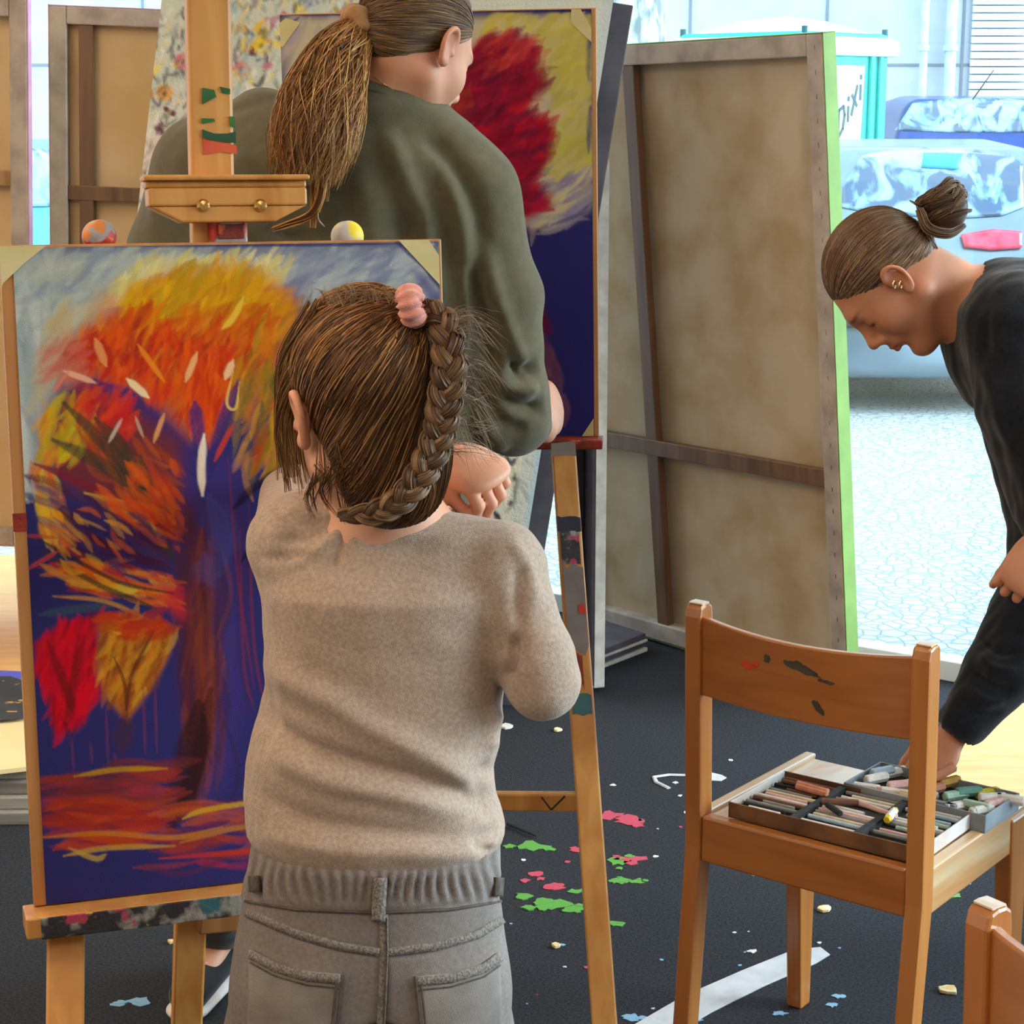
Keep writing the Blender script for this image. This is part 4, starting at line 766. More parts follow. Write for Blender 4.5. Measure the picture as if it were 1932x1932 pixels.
# ================================================================== chairs and pastel boxes
M['chair'] = wood('varnished_beech', (196, 128, 62), (172, 102, 42), rough=.28); M['chair_h'] = wood('varnished_beech_back', (184, 114, 50), (160, 92, 34), axis=0, rough=.28); M['worn'] = mat('worn_pale_edge', (222, 210, 196), .4, (206, 180, 150), scale=14)
M['seat'] = wood('worn_beech_seat', (216, 190, 150), (200, 140, 80), axis=1, rough=.35)
for k_ in ('chair', 'chair_h', 'seat'):
    b_ = [n for n in M[k_].node_tree.nodes if n.type == 'BSDF_PRINCIPLED'][0]; b_.inputs['Coat Weight'].default_value = .8; b_.inputs['Coat Roughness'].default_value = .25; b_.inputs['Coat IOR'].default_value = 1.6
def make_chair(label):
    root = empty('chair', label=label, cat='chair'); W, D, hs, hb = .421, .35, .472, .828; L = lambda mb, n, m, **k: (lambda o: o)(mb.build(n, m, root, world=False, **k))
    pw, pd = .030, .038
    for s in (-1, 1):
        x = s * (W / 2 - pw / 2)
        p = MB(); prof = []      # rear leg / back post, slight rake
        prof = [(-.045, 0), (-.008, hs - .05), (-.022, hb - .02), (-.018, hb - .004), (-.006, hb), (.006, hb), (.015, hb - .006), (.017, hb - .03), (.030, hs - .05), (-.010, 0)]
        p.prism([(x - pw / 2, a, z) for a, z in prof], 0, (pw, 0, 0)); po = L(p, 'back_post', M['chair'], bev=.004)
        MB().prism([(x - pw / 2 + .003, a * .9, z) for a, z in [(-.014, hb - .001), (.010, hb - .003), (.014, hb - .010), (.008, hb + .0015), (-.006, hb + .0022), (-.014, hb + .001)][::1]], 0, (pw - .006, 0, 0)).build('worn_tip', M['worn'], po, world=False)
        fl_ = MB(); fl_.prism([(x - pw / 2, D - .005, 0), (x - pw / 2, D + .03, 0), (x - pw / 2, D + .035, hs - .01), (x - pw / 2, D - .035, hs - .01)], 0, (pw, 0, 0)); L(fl_, 'front_leg', M['chair'], bev=.004)
        sr = MB().prism([(x - .011, .02, hs - .075), (x - .011, D + .01, hs - .07), (x - .011, D + .03, hs + .004), (x - .011, .02, hs + .002)], 0, (.022, 0, 0)); L(sr, 'side_rail', M['seat'], bev=.004)
        L(MB().cyl((x, D + .01, .0), (x, D + .01, -.0), .012), 'foot_pad', M['black_plastic']) if False else None
    L(MB().box((0, .006, hs - .035), (W - 2 * pw, .024, .078)), 'rear_rail', M['chair_h'], bev=.004); L(MB().box((0, D, hs - .045), (W - 2 * pw, .022, .05)), 'front_rail', M['chair_h'], bev=.003)
    st = MB(); nx, ny = 13, 8; top = []; 
    vv_ = []; ff = []
    for lay, dz in ((0, 0), (1, -.012)):
        for i in range(nx):
            for j in range(ny):
                x = (-.5 + i / (nx - 1)) * (W - 2 * pw + .03); y = .02 + (D - .0) * j / (ny - 1); vv_.append((x, y, hs - .004 + dz - .008 * math.cos(x / W * math.pi) * math.sin(math.pi * j / (ny - 1))))
    g = lambda l, i, j: l * nx * ny + i * ny + j
    for i in range(nx - 1):
        for j in range(ny - 1): ff += [(g(0, i, j), g(0, i + 1, j), g(0, i + 1, j + 1), g(0, i, j + 1)), (g(1, i, j), g(1, i, j + 1), g(1, i + 1, j + 1), g(1, i + 1, j))]
    for i in range(nx - 1): ff += [(g(0, i, 0), g(1, i, 0), g(1, i + 1, 0), g(0, i + 1, 0)), (g(0, i, ny - 1), g(0, i + 1, ny - 1), g(1, i + 1, ny - 1), g(1, i, ny - 1))]
    for j in range(ny - 1): ff += [(g(0, 0, j), g(0, 0, j + 1), g(1, 0, j + 1), g(1, 0, j)), (g(0, nx - 1, j), g(1, nx - 1, j), g(1, nx - 1, j + 1), g(0, nx - 1, j + 1))]
    st.add(vv_, ff); L(st, 'seat', M['seat'], smooth=False)
    # curved backrest: hollow toward the sitter (front, +y)
    n = 26; v = []; f = []
    for i in range(n):
        t = -1 + 2 * i / (n - 1); x = t * (W / 2 - pw * .75); y = -.010 - .026 * (1 - t * t) + .006
        for (dy, z) in ((-.006, hb - .148), (.006, hb - .148), (.004, hb - .018 - .010 * (1 - t * t)), (-.010, hb - .018 - .010 * (1 - t * t))): v.append((x, y + dy, z))
    for i in range(n - 1):
        for k in range(4): f.append((i * 4 + k, i * 4 + (k + 1) % 4, (i + 1) * 4 + (k + 1) % 4, (i + 1) * 4 + k))
    f += [(0, 3, 2, 1), tuple((n - 1) * 4 + k for k in range(4))]
    br = MB().add(v, f).build('backrest', M['chair_h'], root, world=False, bev=.003)
    def mark(cx, cz, pts, m_, nm='paint_mark'):
        P = []
        for (a, b_) in pts:
            x = cx + a; t = x / (W / 2 - pw * .75); y = -.010 - .026 * (1 - t * t) + .006 - .0085; P.append((x, y - .0012, cz + b_))
        MB().prism(P, 0, (0, .002, 0)).build(nm, m_, br, world=False)
    return root, mark
M['dark_mark'] = mat('dark_paint_mark', (52, 52, 44), .6, (70, 64, 50), scale=60); M['red_mark'] = mat('red_paint_mark', (206, 64, 28), .5)
chair, mark = make_chair('orange beech chair seen from behind with open pastel boxes on its seat')
random.seed(3)
def blob(rx, rz, sl=0.0, n=14): return [((rx * math.cos(k * 2 * math.pi / n)) * random.uniform(.7, 1.2), rz * math.sin(k * 2 * math.pi / n) * random.uniform(.6, 1.3) + sl * math.cos(k * 2 * math.pi / n)) for k in range(n)]
chair2 = copy_tree(chair)
mark(.012, .765, blob(.032, .007, -.006), M['dark_mark']); mark(.0, .772, blob(.012, .004, 0), M['dark_mark']); mark(.05, .752, blob(.014, .003, -.001), M['dark_mark']); mark(-.085, .752, blob(.013, .006), M['red_mark']); mark(-.05, .77, blob(.006, .008), M['dark_mark']); mark(.04, .71, blob(.009, .008, -.008), M['dark_mark'])
mark(-.07, .758, blob(.006, .004), M['red_mark'])
chair.location = (.451, 2.829, 0); chair.rotation_euler = (0, 0, -.66)
chair2['label'] = 'orange beech chair cut off by the bottom right corner of the picture'
q2 = at(1868, 1716, 1.93); sc2 = (q2[2]) / .83; yw2 = -.95; chair2.rotation_euler = (0, 0, yw2); chair2.scale = (1, 1, 1)
off = np.array([-(.421 / 2 - .015) * math.cos(yw2), -(.421 / 2 - .015) * math.sin(yw2)]); q2 = at(1870, 1716, 1.78); chair2.location = (q2[0] - off[0], q2[1] - off[1], 0)
# ---- boxes lie on the seat; local frame = chair frame
cy_, sy_ = math.cos(-.66), math.sin(-.66)
def CH(x, y, z): return np.array([.451 + x * cy_ - y * sy_, 2.829 + x * sy_ + y * cy_, z])
SEAT = .4735
M['card'] = mat('brown_cardboard', (132, 92, 58), .8, (92, 60, 40), scale=14); M['foam'] = mat('black_foam', (30, 27, 27), .9, (50, 46, 46), scale=60); M['grey_card'] = mat('grey_box_card', (150, 158, 164), .6, (120, 128, 136), scale=12); M['white_card'] = mat('white_card', (214, 208, 204), .7, (196, 176, 160), scale=10)
def tray_box(cx, cy, z, w, d, h, yaw, label, outer, inner, side_m, cols):
    c, s = math.cos(yaw), math.sin(yaw)
    def Q(x, y, zz): return CH(cx + x * c - y * s, cy + x * s + y * c, z + zz)
    root = empty('pastel_box', tuple(map(float, Q(0, 0, 0))), label=label, cat='box')
    def bx(mb, x0, x1, y0, y1, z0, z1): return mb.prism([Q(x0, y0, z0), Q(x1, y0, z0), Q(x1, y1, z0), Q(x0, y1, z0)], 0, (0, 0, z1 - z0))
    bx(MB(), -w / 2, w / 2, -d / 2, d / 2, 0, .002).build('base', outer, root)
    for nm, m_, a in (('wall', outer, (-w / 2, w / 2, -d / 2, -d / 2 + .003)), ('wall', outer, (-w / 2, w / 2, d / 2 - .003, d / 2)), ('wall', side_m, (-w / 2, -w / 2 + .003, -d / 2 + .003, d / 2 - .003)), ('wall', side_m, (w / 2 - .003, w / 2, -d / 2 + .003, d / 2 - .003))): bx(MB(), *a, .002, h).build(nm, m_, root, bev=.0008)
    bx(MB(), -w / 2 + .003, w / 2 - .003, -d / 2 + .003, d / 2 - .003, .002, h * .45).build('foam_insert', inner, root)
    for q in cols: bx(MB(), q - .006, q + .006, -d / 2 + .003, d / 2 - .003, h * .45, h * .92).build('divider', inner, root, bev=.001)
    return root, Q
bw_, bd_ = .335, .185
box1, Q1 = tray_box(.018, .118, SEAT, bw_, bd_, .026, .02, 'shallow brown cardboard tray of thin pastel sticks on the chair seat', M['card'], M['foam'], M['white_card'], (-.056, .056))
box2, Q2 = tray_box(.085, .272, SEAT, .25, .13, .03, .0, 'grey lidless box of thick pastel sticks behind the brown tray', M['grey_card'], M['foam'], M['grey_card'], ())
PC = {'white': (236, 230, 222), 'cream': (222, 204, 170), 'pale pink': (226, 180, 170), 'grey': (140, 140, 138), 'yellow': (226, 196, 40), 'dark red': (130, 30, 40), 'green': (110, 160, 140), 'pale green': (176, 206, 184), 'brown': (120, 78, 60), 'black': (36, 32, 36), 'orange pink': (214, 140, 110), 'pale blue': (176, 200, 214), 'ochre': (190, 140, 60)}
for k_, v_ in PC.items(): M['p_' + k_] = mat('pastel_' + k_.replace(' ', '_'), v_, .85, tuple(int(q * .9) for q in v_), scale=80)
def stick(Q, x, y, z, L, r, ang, col, label, group, tilt=0.0, wrap=None):
    a = Q(x, y, z); b_ = Q(x + L * math.cos(ang), y + L * math.sin(ang), z + L * math.sin(tilt)); mb = MB().lathe(a, b_ - a, [(r * .8, 0), (r, r * .25), (r, np.linalg.norm(b_ - a) - r * .25), (r * .8, np.linalg.norm(b_ - a))], 8 if r < .006 else 6)
    o = mb.build('pastel_stick', M['p_' + col], label=label, cat='pastel', group=group)
    if wrap: w0 = a + (b_ - a) * .18; w1_ = a + (b_ - a) * .86; MB().lathe(w0, w1_ - w0, [(r * 1.06, 0), (r * 1.06, float(np.linalg.norm(w1_ - w0)))], 8).build('paper_sleeve', M['p_' + wrap], o)
    return o
ORD = 'first second third fourth fifth sixth seventh eighth ninth tenth eleventh twelfth thirteenth fourteenth last'.split(); random.seed(11); cols_ = [(-.160, .094, 'left'), (-.047, .094, 'middle'), (.065, .092, 'right')]
for ci, (x0, L0, cn) in enumerate(cols_):
    for k in range(15):
        if random.random() < .16: continue
        y = -.083 + k * .0118; c_ = random.choice(['white', 'white', 'cream', 'grey', 'pale pink', 'white', 'white', 'pale blue', 'pale green', 'white'] if ci else ['brown', 'pale pink', 'cream', 'black', 'brown', 'grey', 'white'])  # extra whites in the colour choice stand in for highlights on the sticks
        L = L0 * random.choice([1, 1, .8, .95, .6]); stick(Q1, x0 + random.uniform(0, L0 - L), y, .0165, L, .0037, random.uniform(-.02, .02), c_, f'{c_} pastel stick in the {ORD[k]} slot, {cn} column of the brown tray', f'thin pastels in the {cn} column of the brown tray')
sb = Q1
stick(Q1, .075, -.02, .028, .05, .0062, 1.75, 'yellow', 'yellow pastel stick with a white sleeve lying across the brown tray', None, wrap='white')
stick(Q1, -.05, .0, .026, .06, .0055, .5, 'brown', 'short brown pastel lying askew in the middle of the brown tray', None)
stick(Q1, -.035, -.008, .026, .045, .005, -.6, 'black', 'short black pastel crossing the middle of the brown tray', None)
stick(Q1, .0, .03, .026, .08, .0045, -.25, 'pale pink', 'long pale pink pastel lying over the middle divider of the brown tray', None)
for j, (x, y) in enumerate(((-.10, .05), (-.095, .038))): stick(Q1, x - .02, y, .026, .06, .0055, -.1, 'orange pink', ('upper', 'lower')[j] + ' of two salmon pastels on top of the left column', None)
big = [(-.115, -.05, 'white'), (-.108, -.02, 'white'), (-.112, .008, 'pale blue'), (-.10, .035, 'white'), (-.07, -.052, 'pale pink'), (-.062, -.03, 'pale pink'), (-.055, .0, 'white'), (-.052, .03, 'dark red'), (-.03, -.05, 'white'), (-.012, -.042, 'white'), (-.01, -.01, 'orange pink'), (.0, .03, 'ochre'), (.02, -.045, 'white'), (.03, -.012, 'pale green'), (.04, .01, 'green'), (.05, -.05, 'white'), (.065, -.02, 'pale green'), (.08, .01, 'white'), (.09, -.045, 'white'), (.1, -.01, 'pale pink'), (.1, .03, 'white'), (.065, .035, 'yellow')]; big[8] = (-.03, -.05, 'cream'); big[12] = (.02, -.045, 'grey')
for i, (x, y, c_) in enumerate(big): stick(Q2, x, y, .021 + (i % 3) * .003, .045, .0085, random.uniform(.7, 1.3) if i % 4 else random.uniform(-.3, .3), c_, f"thick {c_} pastel {'at the left end' if x < -.09 else 'left of the middle' if x < -.045 else 'in the middle' if x < .012 else 'right of the middle' if x < .055 else 'near the right end' if x < .085 else 'at the right end'}, {'front' if y < -.04 else 'second' if y < -.015 else 'third' if y < .02 else 'back'} row of the grey box", 'thick pastels in the grey box', wrap='white' if c_ in ('white', 'dark red', 'pale pink') and i % 2 == 0 else None)
stick(Q2, -.02, .01, .032, .06, .009, 1.0, 'orange pink', 'salmon pastel sticking up at the centre of the grey box', None, tilt=.35)
# ================================================================== boards and bits on the floor
M['ply'] = mat('birch_plywood', (226, 178, 108), .55, (212, 158, 86), scale=6, stretch=(1, 6, 1), spots=[((190, 110, 60), 5, .68)])
pl = MB(); P = [ground(1836, 1340), ground(2300, 1330), ground(2300, 1600), ground(1930, 1537), ground(1760, 1497)]; pl.prism(P, 0, (0, 0, .018)); pl.build('plywood_board', M['ply'], bev=.002, label='sheet of orange plywood lying on the carpet below the bending person', cat='board')
# stack of boards at the left edge
lb = [('warped_board', (150, 146, 140), (120, 116, 112), 0.0, .03), ('warped_board', (166, 162, 152), (130, 126, 118), .03, .028), ('warped_board', (138, 132, 124), (110, 106, 100), .058, .03), ('warped_board', (176, 168, 150), (146, 140, 124), .088, .026)]
def slab(px, py0, Ya, Yb, xl, z0, t, m_, name, **k):
    xr_ = ground(px, 1560)[0]; return MB().prism([(xl, Ya, z0), (xr_, Ya + .02, z0), (xr_ + .0, Yb, z0), (xl, Yb, z0)], 0, (0, 0, t)).build(name, m_, bev=.003, **k)
nth = ['bottom', 'second lowest', 'third', 'topmost']
for i, (nm, c_, c2_, z0, t) in enumerate(lb):
    slab(75 - 6 * i, 0, 4.1 + .02 * i, 5.66, -2.3, z0, t, mat(f'board_{i}', c_, .8, c2_, scale=6, stretch=(.6, 1, 9), bump=.3), 'wooden_board', label=f'{nth[i]} grey weathered board of the stack at the left edge', cat='board')
M['ply2'] = mat('orange_plywood', (232, 172, 92), .5, (220, 156, 74), scale=5, stretch=(1, 7, 1)); M['cream_board'] = mat('cream_board', (240, 214, 160), .6, (232, 204, 146), scale=4)
def flat(pts, z, t, m_, name, **k): return MB().prism([ground(a, b_, z) for a, b_ in pts], 0, (0, 0, t)).build(name, m_, bev=.001, **k)
flat([(-500, 1520), (80, 1452), (92, 1352), (-400, 1372)], .1145, .012, M['cream_board'], 'cream_board', label='cream panel lying on the front of the board stack at left', cat='board')
flat([(-500, 1420), (92, 1345), (92, 1050), (-400, 1050)], .127, .006, M['ply2'], 'plywood_sheet', label='orange plywood panel on the board stack at the left edge', cat='board')
M['black_sheet'] = mat('black_drawing_paper', (46, 44, 46), .8, (60, 58, 58), scale=8, spots=[((196, 140, 60), 26, .63)]); M['blue_sheet'] = mat('blue_paper', (92, 88, 190), .8)
flat([(-300, 1372), (60, 1352), (62, 1268), (-260, 1254)], .1335, .001, M['blue_sheet'], 'blue_paper', label='violet blue sheet of paper under the black drawing at left', cat='paper')
flat([(-300, 1384), (50, 1355), (54, 1288), (20, 1276), (-260, 1282)], .135, .001, M['black_sheet'], 'drawing_paper', label='black paper with gold marks on the plywood at left', cat='drawing')
# white tape and paint on the carpet
M['white_tape'] = mat('white_floor_tape', (214, 216, 218), .6, (190, 192, 196), scale=18)
tp = MB(); A_ = [(1200, 1932), (1290, 1880), (1400, 1832), (1500, 1792), (1548, 1788), (1566, 1802), (1540, 1818), (1440, 1862), (1340, 1912), (1260, 1960)]; A_ = [(1150, 1965)] + A_[0:]
tp.prism([ground(*q, .0005) for q in A_], 0, (0, 0, .0015)); tp.build('floor_tape', M['white_tape'], label='strip of white tape stuck on the carpet below the chair', cat='tape')
lp = MB(); pts = [(1236, 1466), (1228, 1470), (1240, 1478), (1262, 1485)]; v, f = tube([ground(*q, .003) for q in [(1300, 1462), (1262, 1461), (1234, 1465), (1238, 1474), (1262, 1486)]], .006, 6); lp.add([(a, b_, c * .5) for a, b_, c in v], f)
lp.prism([ground(*q, .0008) for q in [(1318, 1462), (1340, 1458), (1362, 1463), (1371, 1468), (1360, 1474), (1335, 1473), (1318, 1470)]], 0, (0, 0, .0015)); lp.build('white_paint_loop', M['white_tape'], floor)
def splat(px, py, r, c_, n=1, sq=.32, seed=0):
    rr = random.Random(seed + int(px * 7 + py)); mb = MB()
    for j in range(n):
        cx, cy = px + rr.gauss(0, r * .9) * (j > 0), py + rr.gauss(0, r * .3) * (j > 0); q = r * (1 if j == 0 else rr.uniform(.2, .6)); m = 12; pts = [(cx + q * math.cos(t * 6.283 / m) * rr.uniform(.5, 1.4), cy + q * sq * math.sin(t * 6.283 / m) * rr.uniform(.5, 1.4)) for t in range(m)]
        mb.prism([ground(a, b_, .0002) for a, b_ in pts[::-1]], 0, (0, 0, .0012 + .0003 * j))
    return mb.build('paint_splash', c_, floor)
M['s_pink'] = mat('pink_paint_splash', (196, 70, 90), .6); M['s_green'] = mat('green_paint_splash', (94, 160, 66), .6); M['s_blue'] = mat('blue_paint_splash', (130, 176, 206), .6); M['s_white'] = mat('white_paint_splash', (222, 222, 214), .6)
for x, y, r, c_, n in [(1046, 1673, 22, 's_pink', 3), (1010, 1650, 16, 's_pink', 2), (990, 1662, 10, 's_pink', 1), (1090, 1603, 14, 's_pink', 2), (1070, 1627, 6, 's_pink', 1), (1190, 1622, 26, 's_pink', 3), (1327, 1664, 8, 's_pink', 1), (1150, 1540, 24, 's_pink', 2), (1185, 1548, 26, 's_pink', 2), (1110, 1826, 8, 's_pink', 1), (1040, 1708, 34, 's_green', 6), (1085, 1716, 20, 's_green', 4), (1085, 1682, 14, 's_green', 2), (960, 1597, 12, 's_green', 1), (1005, 1597, 26, 's_green', 3), (1165, 1625, 20, 's_green', 4), (1172, 1662, 18, 's_green', 4), (1200, 1664, 14, 's_green', 3), (1165, 1744, 18, 's_green', 3), (1798, 1690, 18, 's_green', 2), (1585, 1880, 14, 's_blue', 1), (1570, 1897, 12, 's_blue', 1), (1470, 1912, 14, 's_blue', 1), (1190, 1920, 24, 's_blue', 2), (1300, 1925, 20, 's_blue', 2), (265, 1890, 24, 's_blue', 4), (220, 1895, 14, 's_blue', 2), (1420, 1795, 10, 's_white', 1)]: splat(x, y, r, M[c_], n)
rr = random.Random(5)
for k in range(46):
    x, y = rr.uniform(960, 1900), rr.uniform(1360, 1925); splat(x, y, rr.uniform(2, 5), M[rr.choice(['s_white', 's_white', 's_blue', 's_pink', 's_white'])], 1, .4, k)
M['scrap'] = mat('paper_scrap', (238, 226, 190), .7, (222, 180, 110), scale=30)
def scrap(px, py, r, label, m_='scrap', z=.006):
    rr = random.Random(int(px)); pts = [(px + r * math.cos(t) * rr.uniform(.6, 1.2), py + r * .42 * math.sin(t) * rr.uniform(.6, 1.2)) for t in np.linspace(0, 5.4, 7)]; mb = MB().prism([ground(a, b_, .001) for a, b_ in pts[::-1]], 0, (0, 0, z)); return mb.build('paper_scrap', M[m_], bev=.001, label=label, cat='scrap')
scrap(1556, 1716, 15, 'yellowish wood chip on the carpet under the chair seat'); scrap(1790, 1870, 20, 'crumpled cream paper scrap on the carpet by the right rear chair leg'); scrap(956, 1372, 12, 'white paper scrap on the carpet beside the sweater sleeve', 's_white'); scrap(1052, 1379, 8, 'small cream scrap on the carpet left of the easel leg'); scrap(1050, 1786, 10, 'tiny pale chip on the carpet left of the easel leg foot'); scrap(214, 1722, 7, 'small white crumb on the carpet under the tray of the near easel', 's_white'); scrap(272, 1722, 9, 'slim cream crumb on the carpet between the near easel legs'); scrap(322, 1779, 7, 'yellow crumb on the carpet against the near easel leg')
MB().cyl(ground(958, 1554, .006), ground(1013, 1577, .006), .004, .003, 8).build('charcoal_stick', M['black_plastic'], label='thin black stick lying on the carpet behind the child', cat='stick')
# ================================================================== people
def nrm(v): v = np.array(v, float); return v / np.linalg.norm(v)
def px2w(Yb):
    return lambda px, py, d=0.0: at(px, py, Yb + d)
class Frame:
    def __init__(s, o, F, U, k): s.o = np.array(o, float); s.F = nrm(F); U = np.array(U, float); U -= s.F * (U @ s.F); s.U = nrm(U); s.R = np.cross(s.F, s.U); s.k = k; s.M = np.c_[s.R, s.F, s.U].astype(np.float32)
    def __call__(s, x, y, z): return s.o + s.k * (s.R * x + s.F * y + s.U * z)
    def local(s, P): return ((P - s.o.astype(np.float32)) @ s.M) / s.k
def head_prims(H, ears=True, jaw=1.0):
    k = H.k; E = lambda c, r: ell(H(*c), np.array(r) * k, H.M); C = lambda a, b, ra, rb=None: rc(H(*a), H(*b), ra * k, (ra if rb is None else rb) * k)
    L = [(E((0, -.018, .048), (.074, .096, .085)), 0), (E((0, .026, .004), (.063, .062, .082)), .03), (E((0, .026, -.048), (.054, .052, .054)), .03), (E((0, .070, -.099), (.019, .017, .018)), .025)]
    for s in (-1, 1):
        L += [(C((s * .054, -.004, -.048), (s * .008, .064, -.100), .019, .015), .025), (E((s * .042, .056, -.022), (.020, .020, .022)), .03)]
    L += [(C((-.026, .083, .030), (.026, .083, .030), .011), .025), (C((0, .088, .022), (0, .108, -.018), .0065, .009), .014), (E((0, .110, -.0245), (.0105, .011, .0095)), .008)]
    for s in (-1, 1):
        L += [(E((s * .011, .101, -.029), (.008, .010, .007)), .006), (E((s * .031, .100, .010), (.017, .014, .012)), -.014), (E((s * .030, .0745, .008), (.0150, .0135, .0125)), .004),
              (C((s * .016, .0855, .004), (s * .045, .0745, .003), .0022), .002), (E((s * .0065, .1075, -.0335), (.0032, .0045, .003)), -.003)]
    L += [(E((0, .086, -.048), (.024, .014, .024)), .015), (C((-.017, .090, -.0555), (.017, .090, -.0555), .0045), .006), (E((0, .0985, -.0545), (.013, .0065, .0055)), .004), (E((0, .0965, -.0665), (.014, .0070, .0062)), .005),
          (C((-.022, .094, -.0605), (.022, .094, -.0605), .0013), -.003), (E((0, .093, -.080), (.016, .006, .006)), -.012)]
    if ears:
        for s in (-1, 1):
            ea = [(s * .075, .008, .004), (s * .080, .010, .022), (s * .086, -.001, .034), (s * .089, -.014, .030), (s * .089, -.021, .012), (s * .086, -.016, -.008), (s * .081, -.007, -.022), (s * .077, .003, -.022)]
            pts = smooth_path(ea, 22); L += [(C(pts[i], pts[i + 1], .0038), .0035) for i in range(len(pts) - 1)]
            L += [(E((s * .0785, -.004, .010), (.006, .014, .026)), .006), (E((s * .080, .000, -.018), (.006, .009, .009)), .005), (E((s * .0895, -.004, .010), (.0085, .0085, .015)), -.004), (E((s * .081, .010, -.002), (.004, .004, .006)), .004)]
    return L
def skin_colors(H, v, base=(1, 1, 1)):
    q = H.local(v.astype(np.float32)); C = np.ones((len(v), 3)) * base
    def mixc(m, c): 
        nonlocal C; C = C * (1 - m[:, None]) + np.array(c) * m[:, None]
    g = lambda c, r: np.exp(-(((q - np.array(c)) / np.array(r)) ** 2).sum(1))
    mixc(.75 * np.clip(g((0, .098, -.060), (.020, .012, .009)) * 1.4, 0, 1), (.62, .34, .34)); mixc(.35 * (g((.044, .06, -.02), (.02, .02, .02)) + g((-.044, .06, -.02), (.02, .02, .02))), (.95, .62, .55)); mixc(.3 * g((0, .112, -.026), (.015, .012, .012)), (.95, .6, .55))
    for s in (-1, 1):
        mixc(np.clip(g((s * .031, .094, .033), (.019, .02, .0042)) * 1.2, 0, .85), (.28, .18, .13)); mixc(np.clip(g((s * .033, .086, -.001), (.016, .012, .0030)) * 1.3, 0, .9), (.12, .08, .07)); mixc(.4 * g((s * .088, -.01, .01), (.012, .02, .03)), (.95, .55, .45))
    return C
def hand_prims(wrist, d, n, thumb, k=1.0, curl=((30, 40, 25),) * 4, spread=.06, th=(35, 25)):
    """d along the hand, n = back of the hand, thumb = +1/-1 side"""
    w = np.array(wrist, float); d = nrm(d); n = np.array(n, float); n = nrm(n - d * (n @ d)); s = np.cross(d, n) * thumb; L = []
    K = .088 * k; L += [(rc(w, w + d * K * .55, .026 * k, .036 * k, (n, .5)), .012), (rc(w + d * K * .5 - s * .012 * k, w + d * K * .92 - s * .014 * k, .030 * k, .026 * k, (n, .45)), .012), (rc(w + d * K * .5 + s * .014 * k, w + d * K * .92 + s * .016 * k, .028 * k, .024 * k, (n, .48)), .012)]
    for i, (off, ln) in enumerate(((.030, .070), (.011, .078), (-.010, .072), (-.029, .057))):
        p = w + d * K * (.97 if i in (1, 2) else .92) + s * off * k; a = 0.0; r = (.0092, .0088, .0086, .0076)[i] * k; dd = nrm(d + s * (1.5 - i) * spread); 
        p0 = p - dd * .02 * k; L.append((rc(p0, p, r * 1.15, r * 1.1), .006))
        for j, (fr, cu) in enumerate(zip((.45, .31, .24), curl[i])):
            a += math.radians(cu); q = p + (dd * math.cos(a) - n * math.sin(a)) * ln * fr * k; L.append((rc(p, q, r, r * .93), .0022)); p = q; r *= .93
    p = w + d * .022 * k + s * .028 * k - n * .006 * k; a = math.radians(th[0])
    for j, (ln, r) in enumerate(((.040, .013), (.032, .0100), (.026, .0088))):
        q = p + nrm(d * math.cos(a) + s * math.sin(a) * (1 if j == 0 else .6) - n * (.35 + .3 * j)) * ln * k; L.append((rc(p, q, r * k, r * .88 * k), .008 if j == 0 else .002)); p = q; a -= math.radians(th[1])
    return L
def folds(v, N, lst, cam_only=True):
    """press or raise soft folds along pixel polylines on the side they are seen from"""
    P = proj(v); D = ray(P[:, 0], P[:, 1]); D /= np.linalg.norm(D, axis=1)[:, None]; front = np.clip(-(N * D).sum(1) * 3, 0, 1); out = np.zeros(len(v))
    for pts, w, amp in lst:
        L = smooth_path(pts, 5 * len(pts)); best = np.full(len(P), 1e9); tt = np.zeros(len(P)); n = len(L) - 1
        m = (P[:, 0] > L[:, 0].min() - 3 * w) & (P[:, 0] < L[:, 0].max() + 3 * w) & (P[:, 1] > L[:, 1].min() - 3 * w) & (P[:, 1] < L[:, 1].max() + 3 * w); Q = P[m]
        if not len(Q): continue
        bd = np.full(len(Q), 1e9); bt = np.zeros(len(Q))
        for i in range(n):
            ab = L[i + 1] - L[i]; t = np.clip(((Q - L[i]) @ ab) / (ab @ ab + 1e-9), 0, 1); d = np.linalg.norm(Q - L[i] - t[:, None] * ab, axis=1); k = d < bd; bd[k] = d[k]; bt[k] = ((i + t) / n)[k]
        out[m] += amp * np.exp(-(bd / w) ** 2) * np.clip(np.minimum(bt, 1 - bt) * 5, .1, 1)
    return v + N * (out * front)[:, None]
def cloth_mesh(name, f, lo, hi, h, m, parent, fl=(), noise=(0, 0), colf=None, **k):
    v, fc = sdf_mesh(f, lo, hi, h); N = f_grad(f, v.astype(np.float32)); 
    if noise[0]: v = v + N * (vnoise(v, noise[1], 3) * noise[0])[:, None]
    if len(fl): v = folds(v, N, fl)
    C = colf(v) if colf else np.ones((len(v), 3)); return wparent(mesh_obj(name, v, fc, m, smooth=True, cols=C, **k), parent)
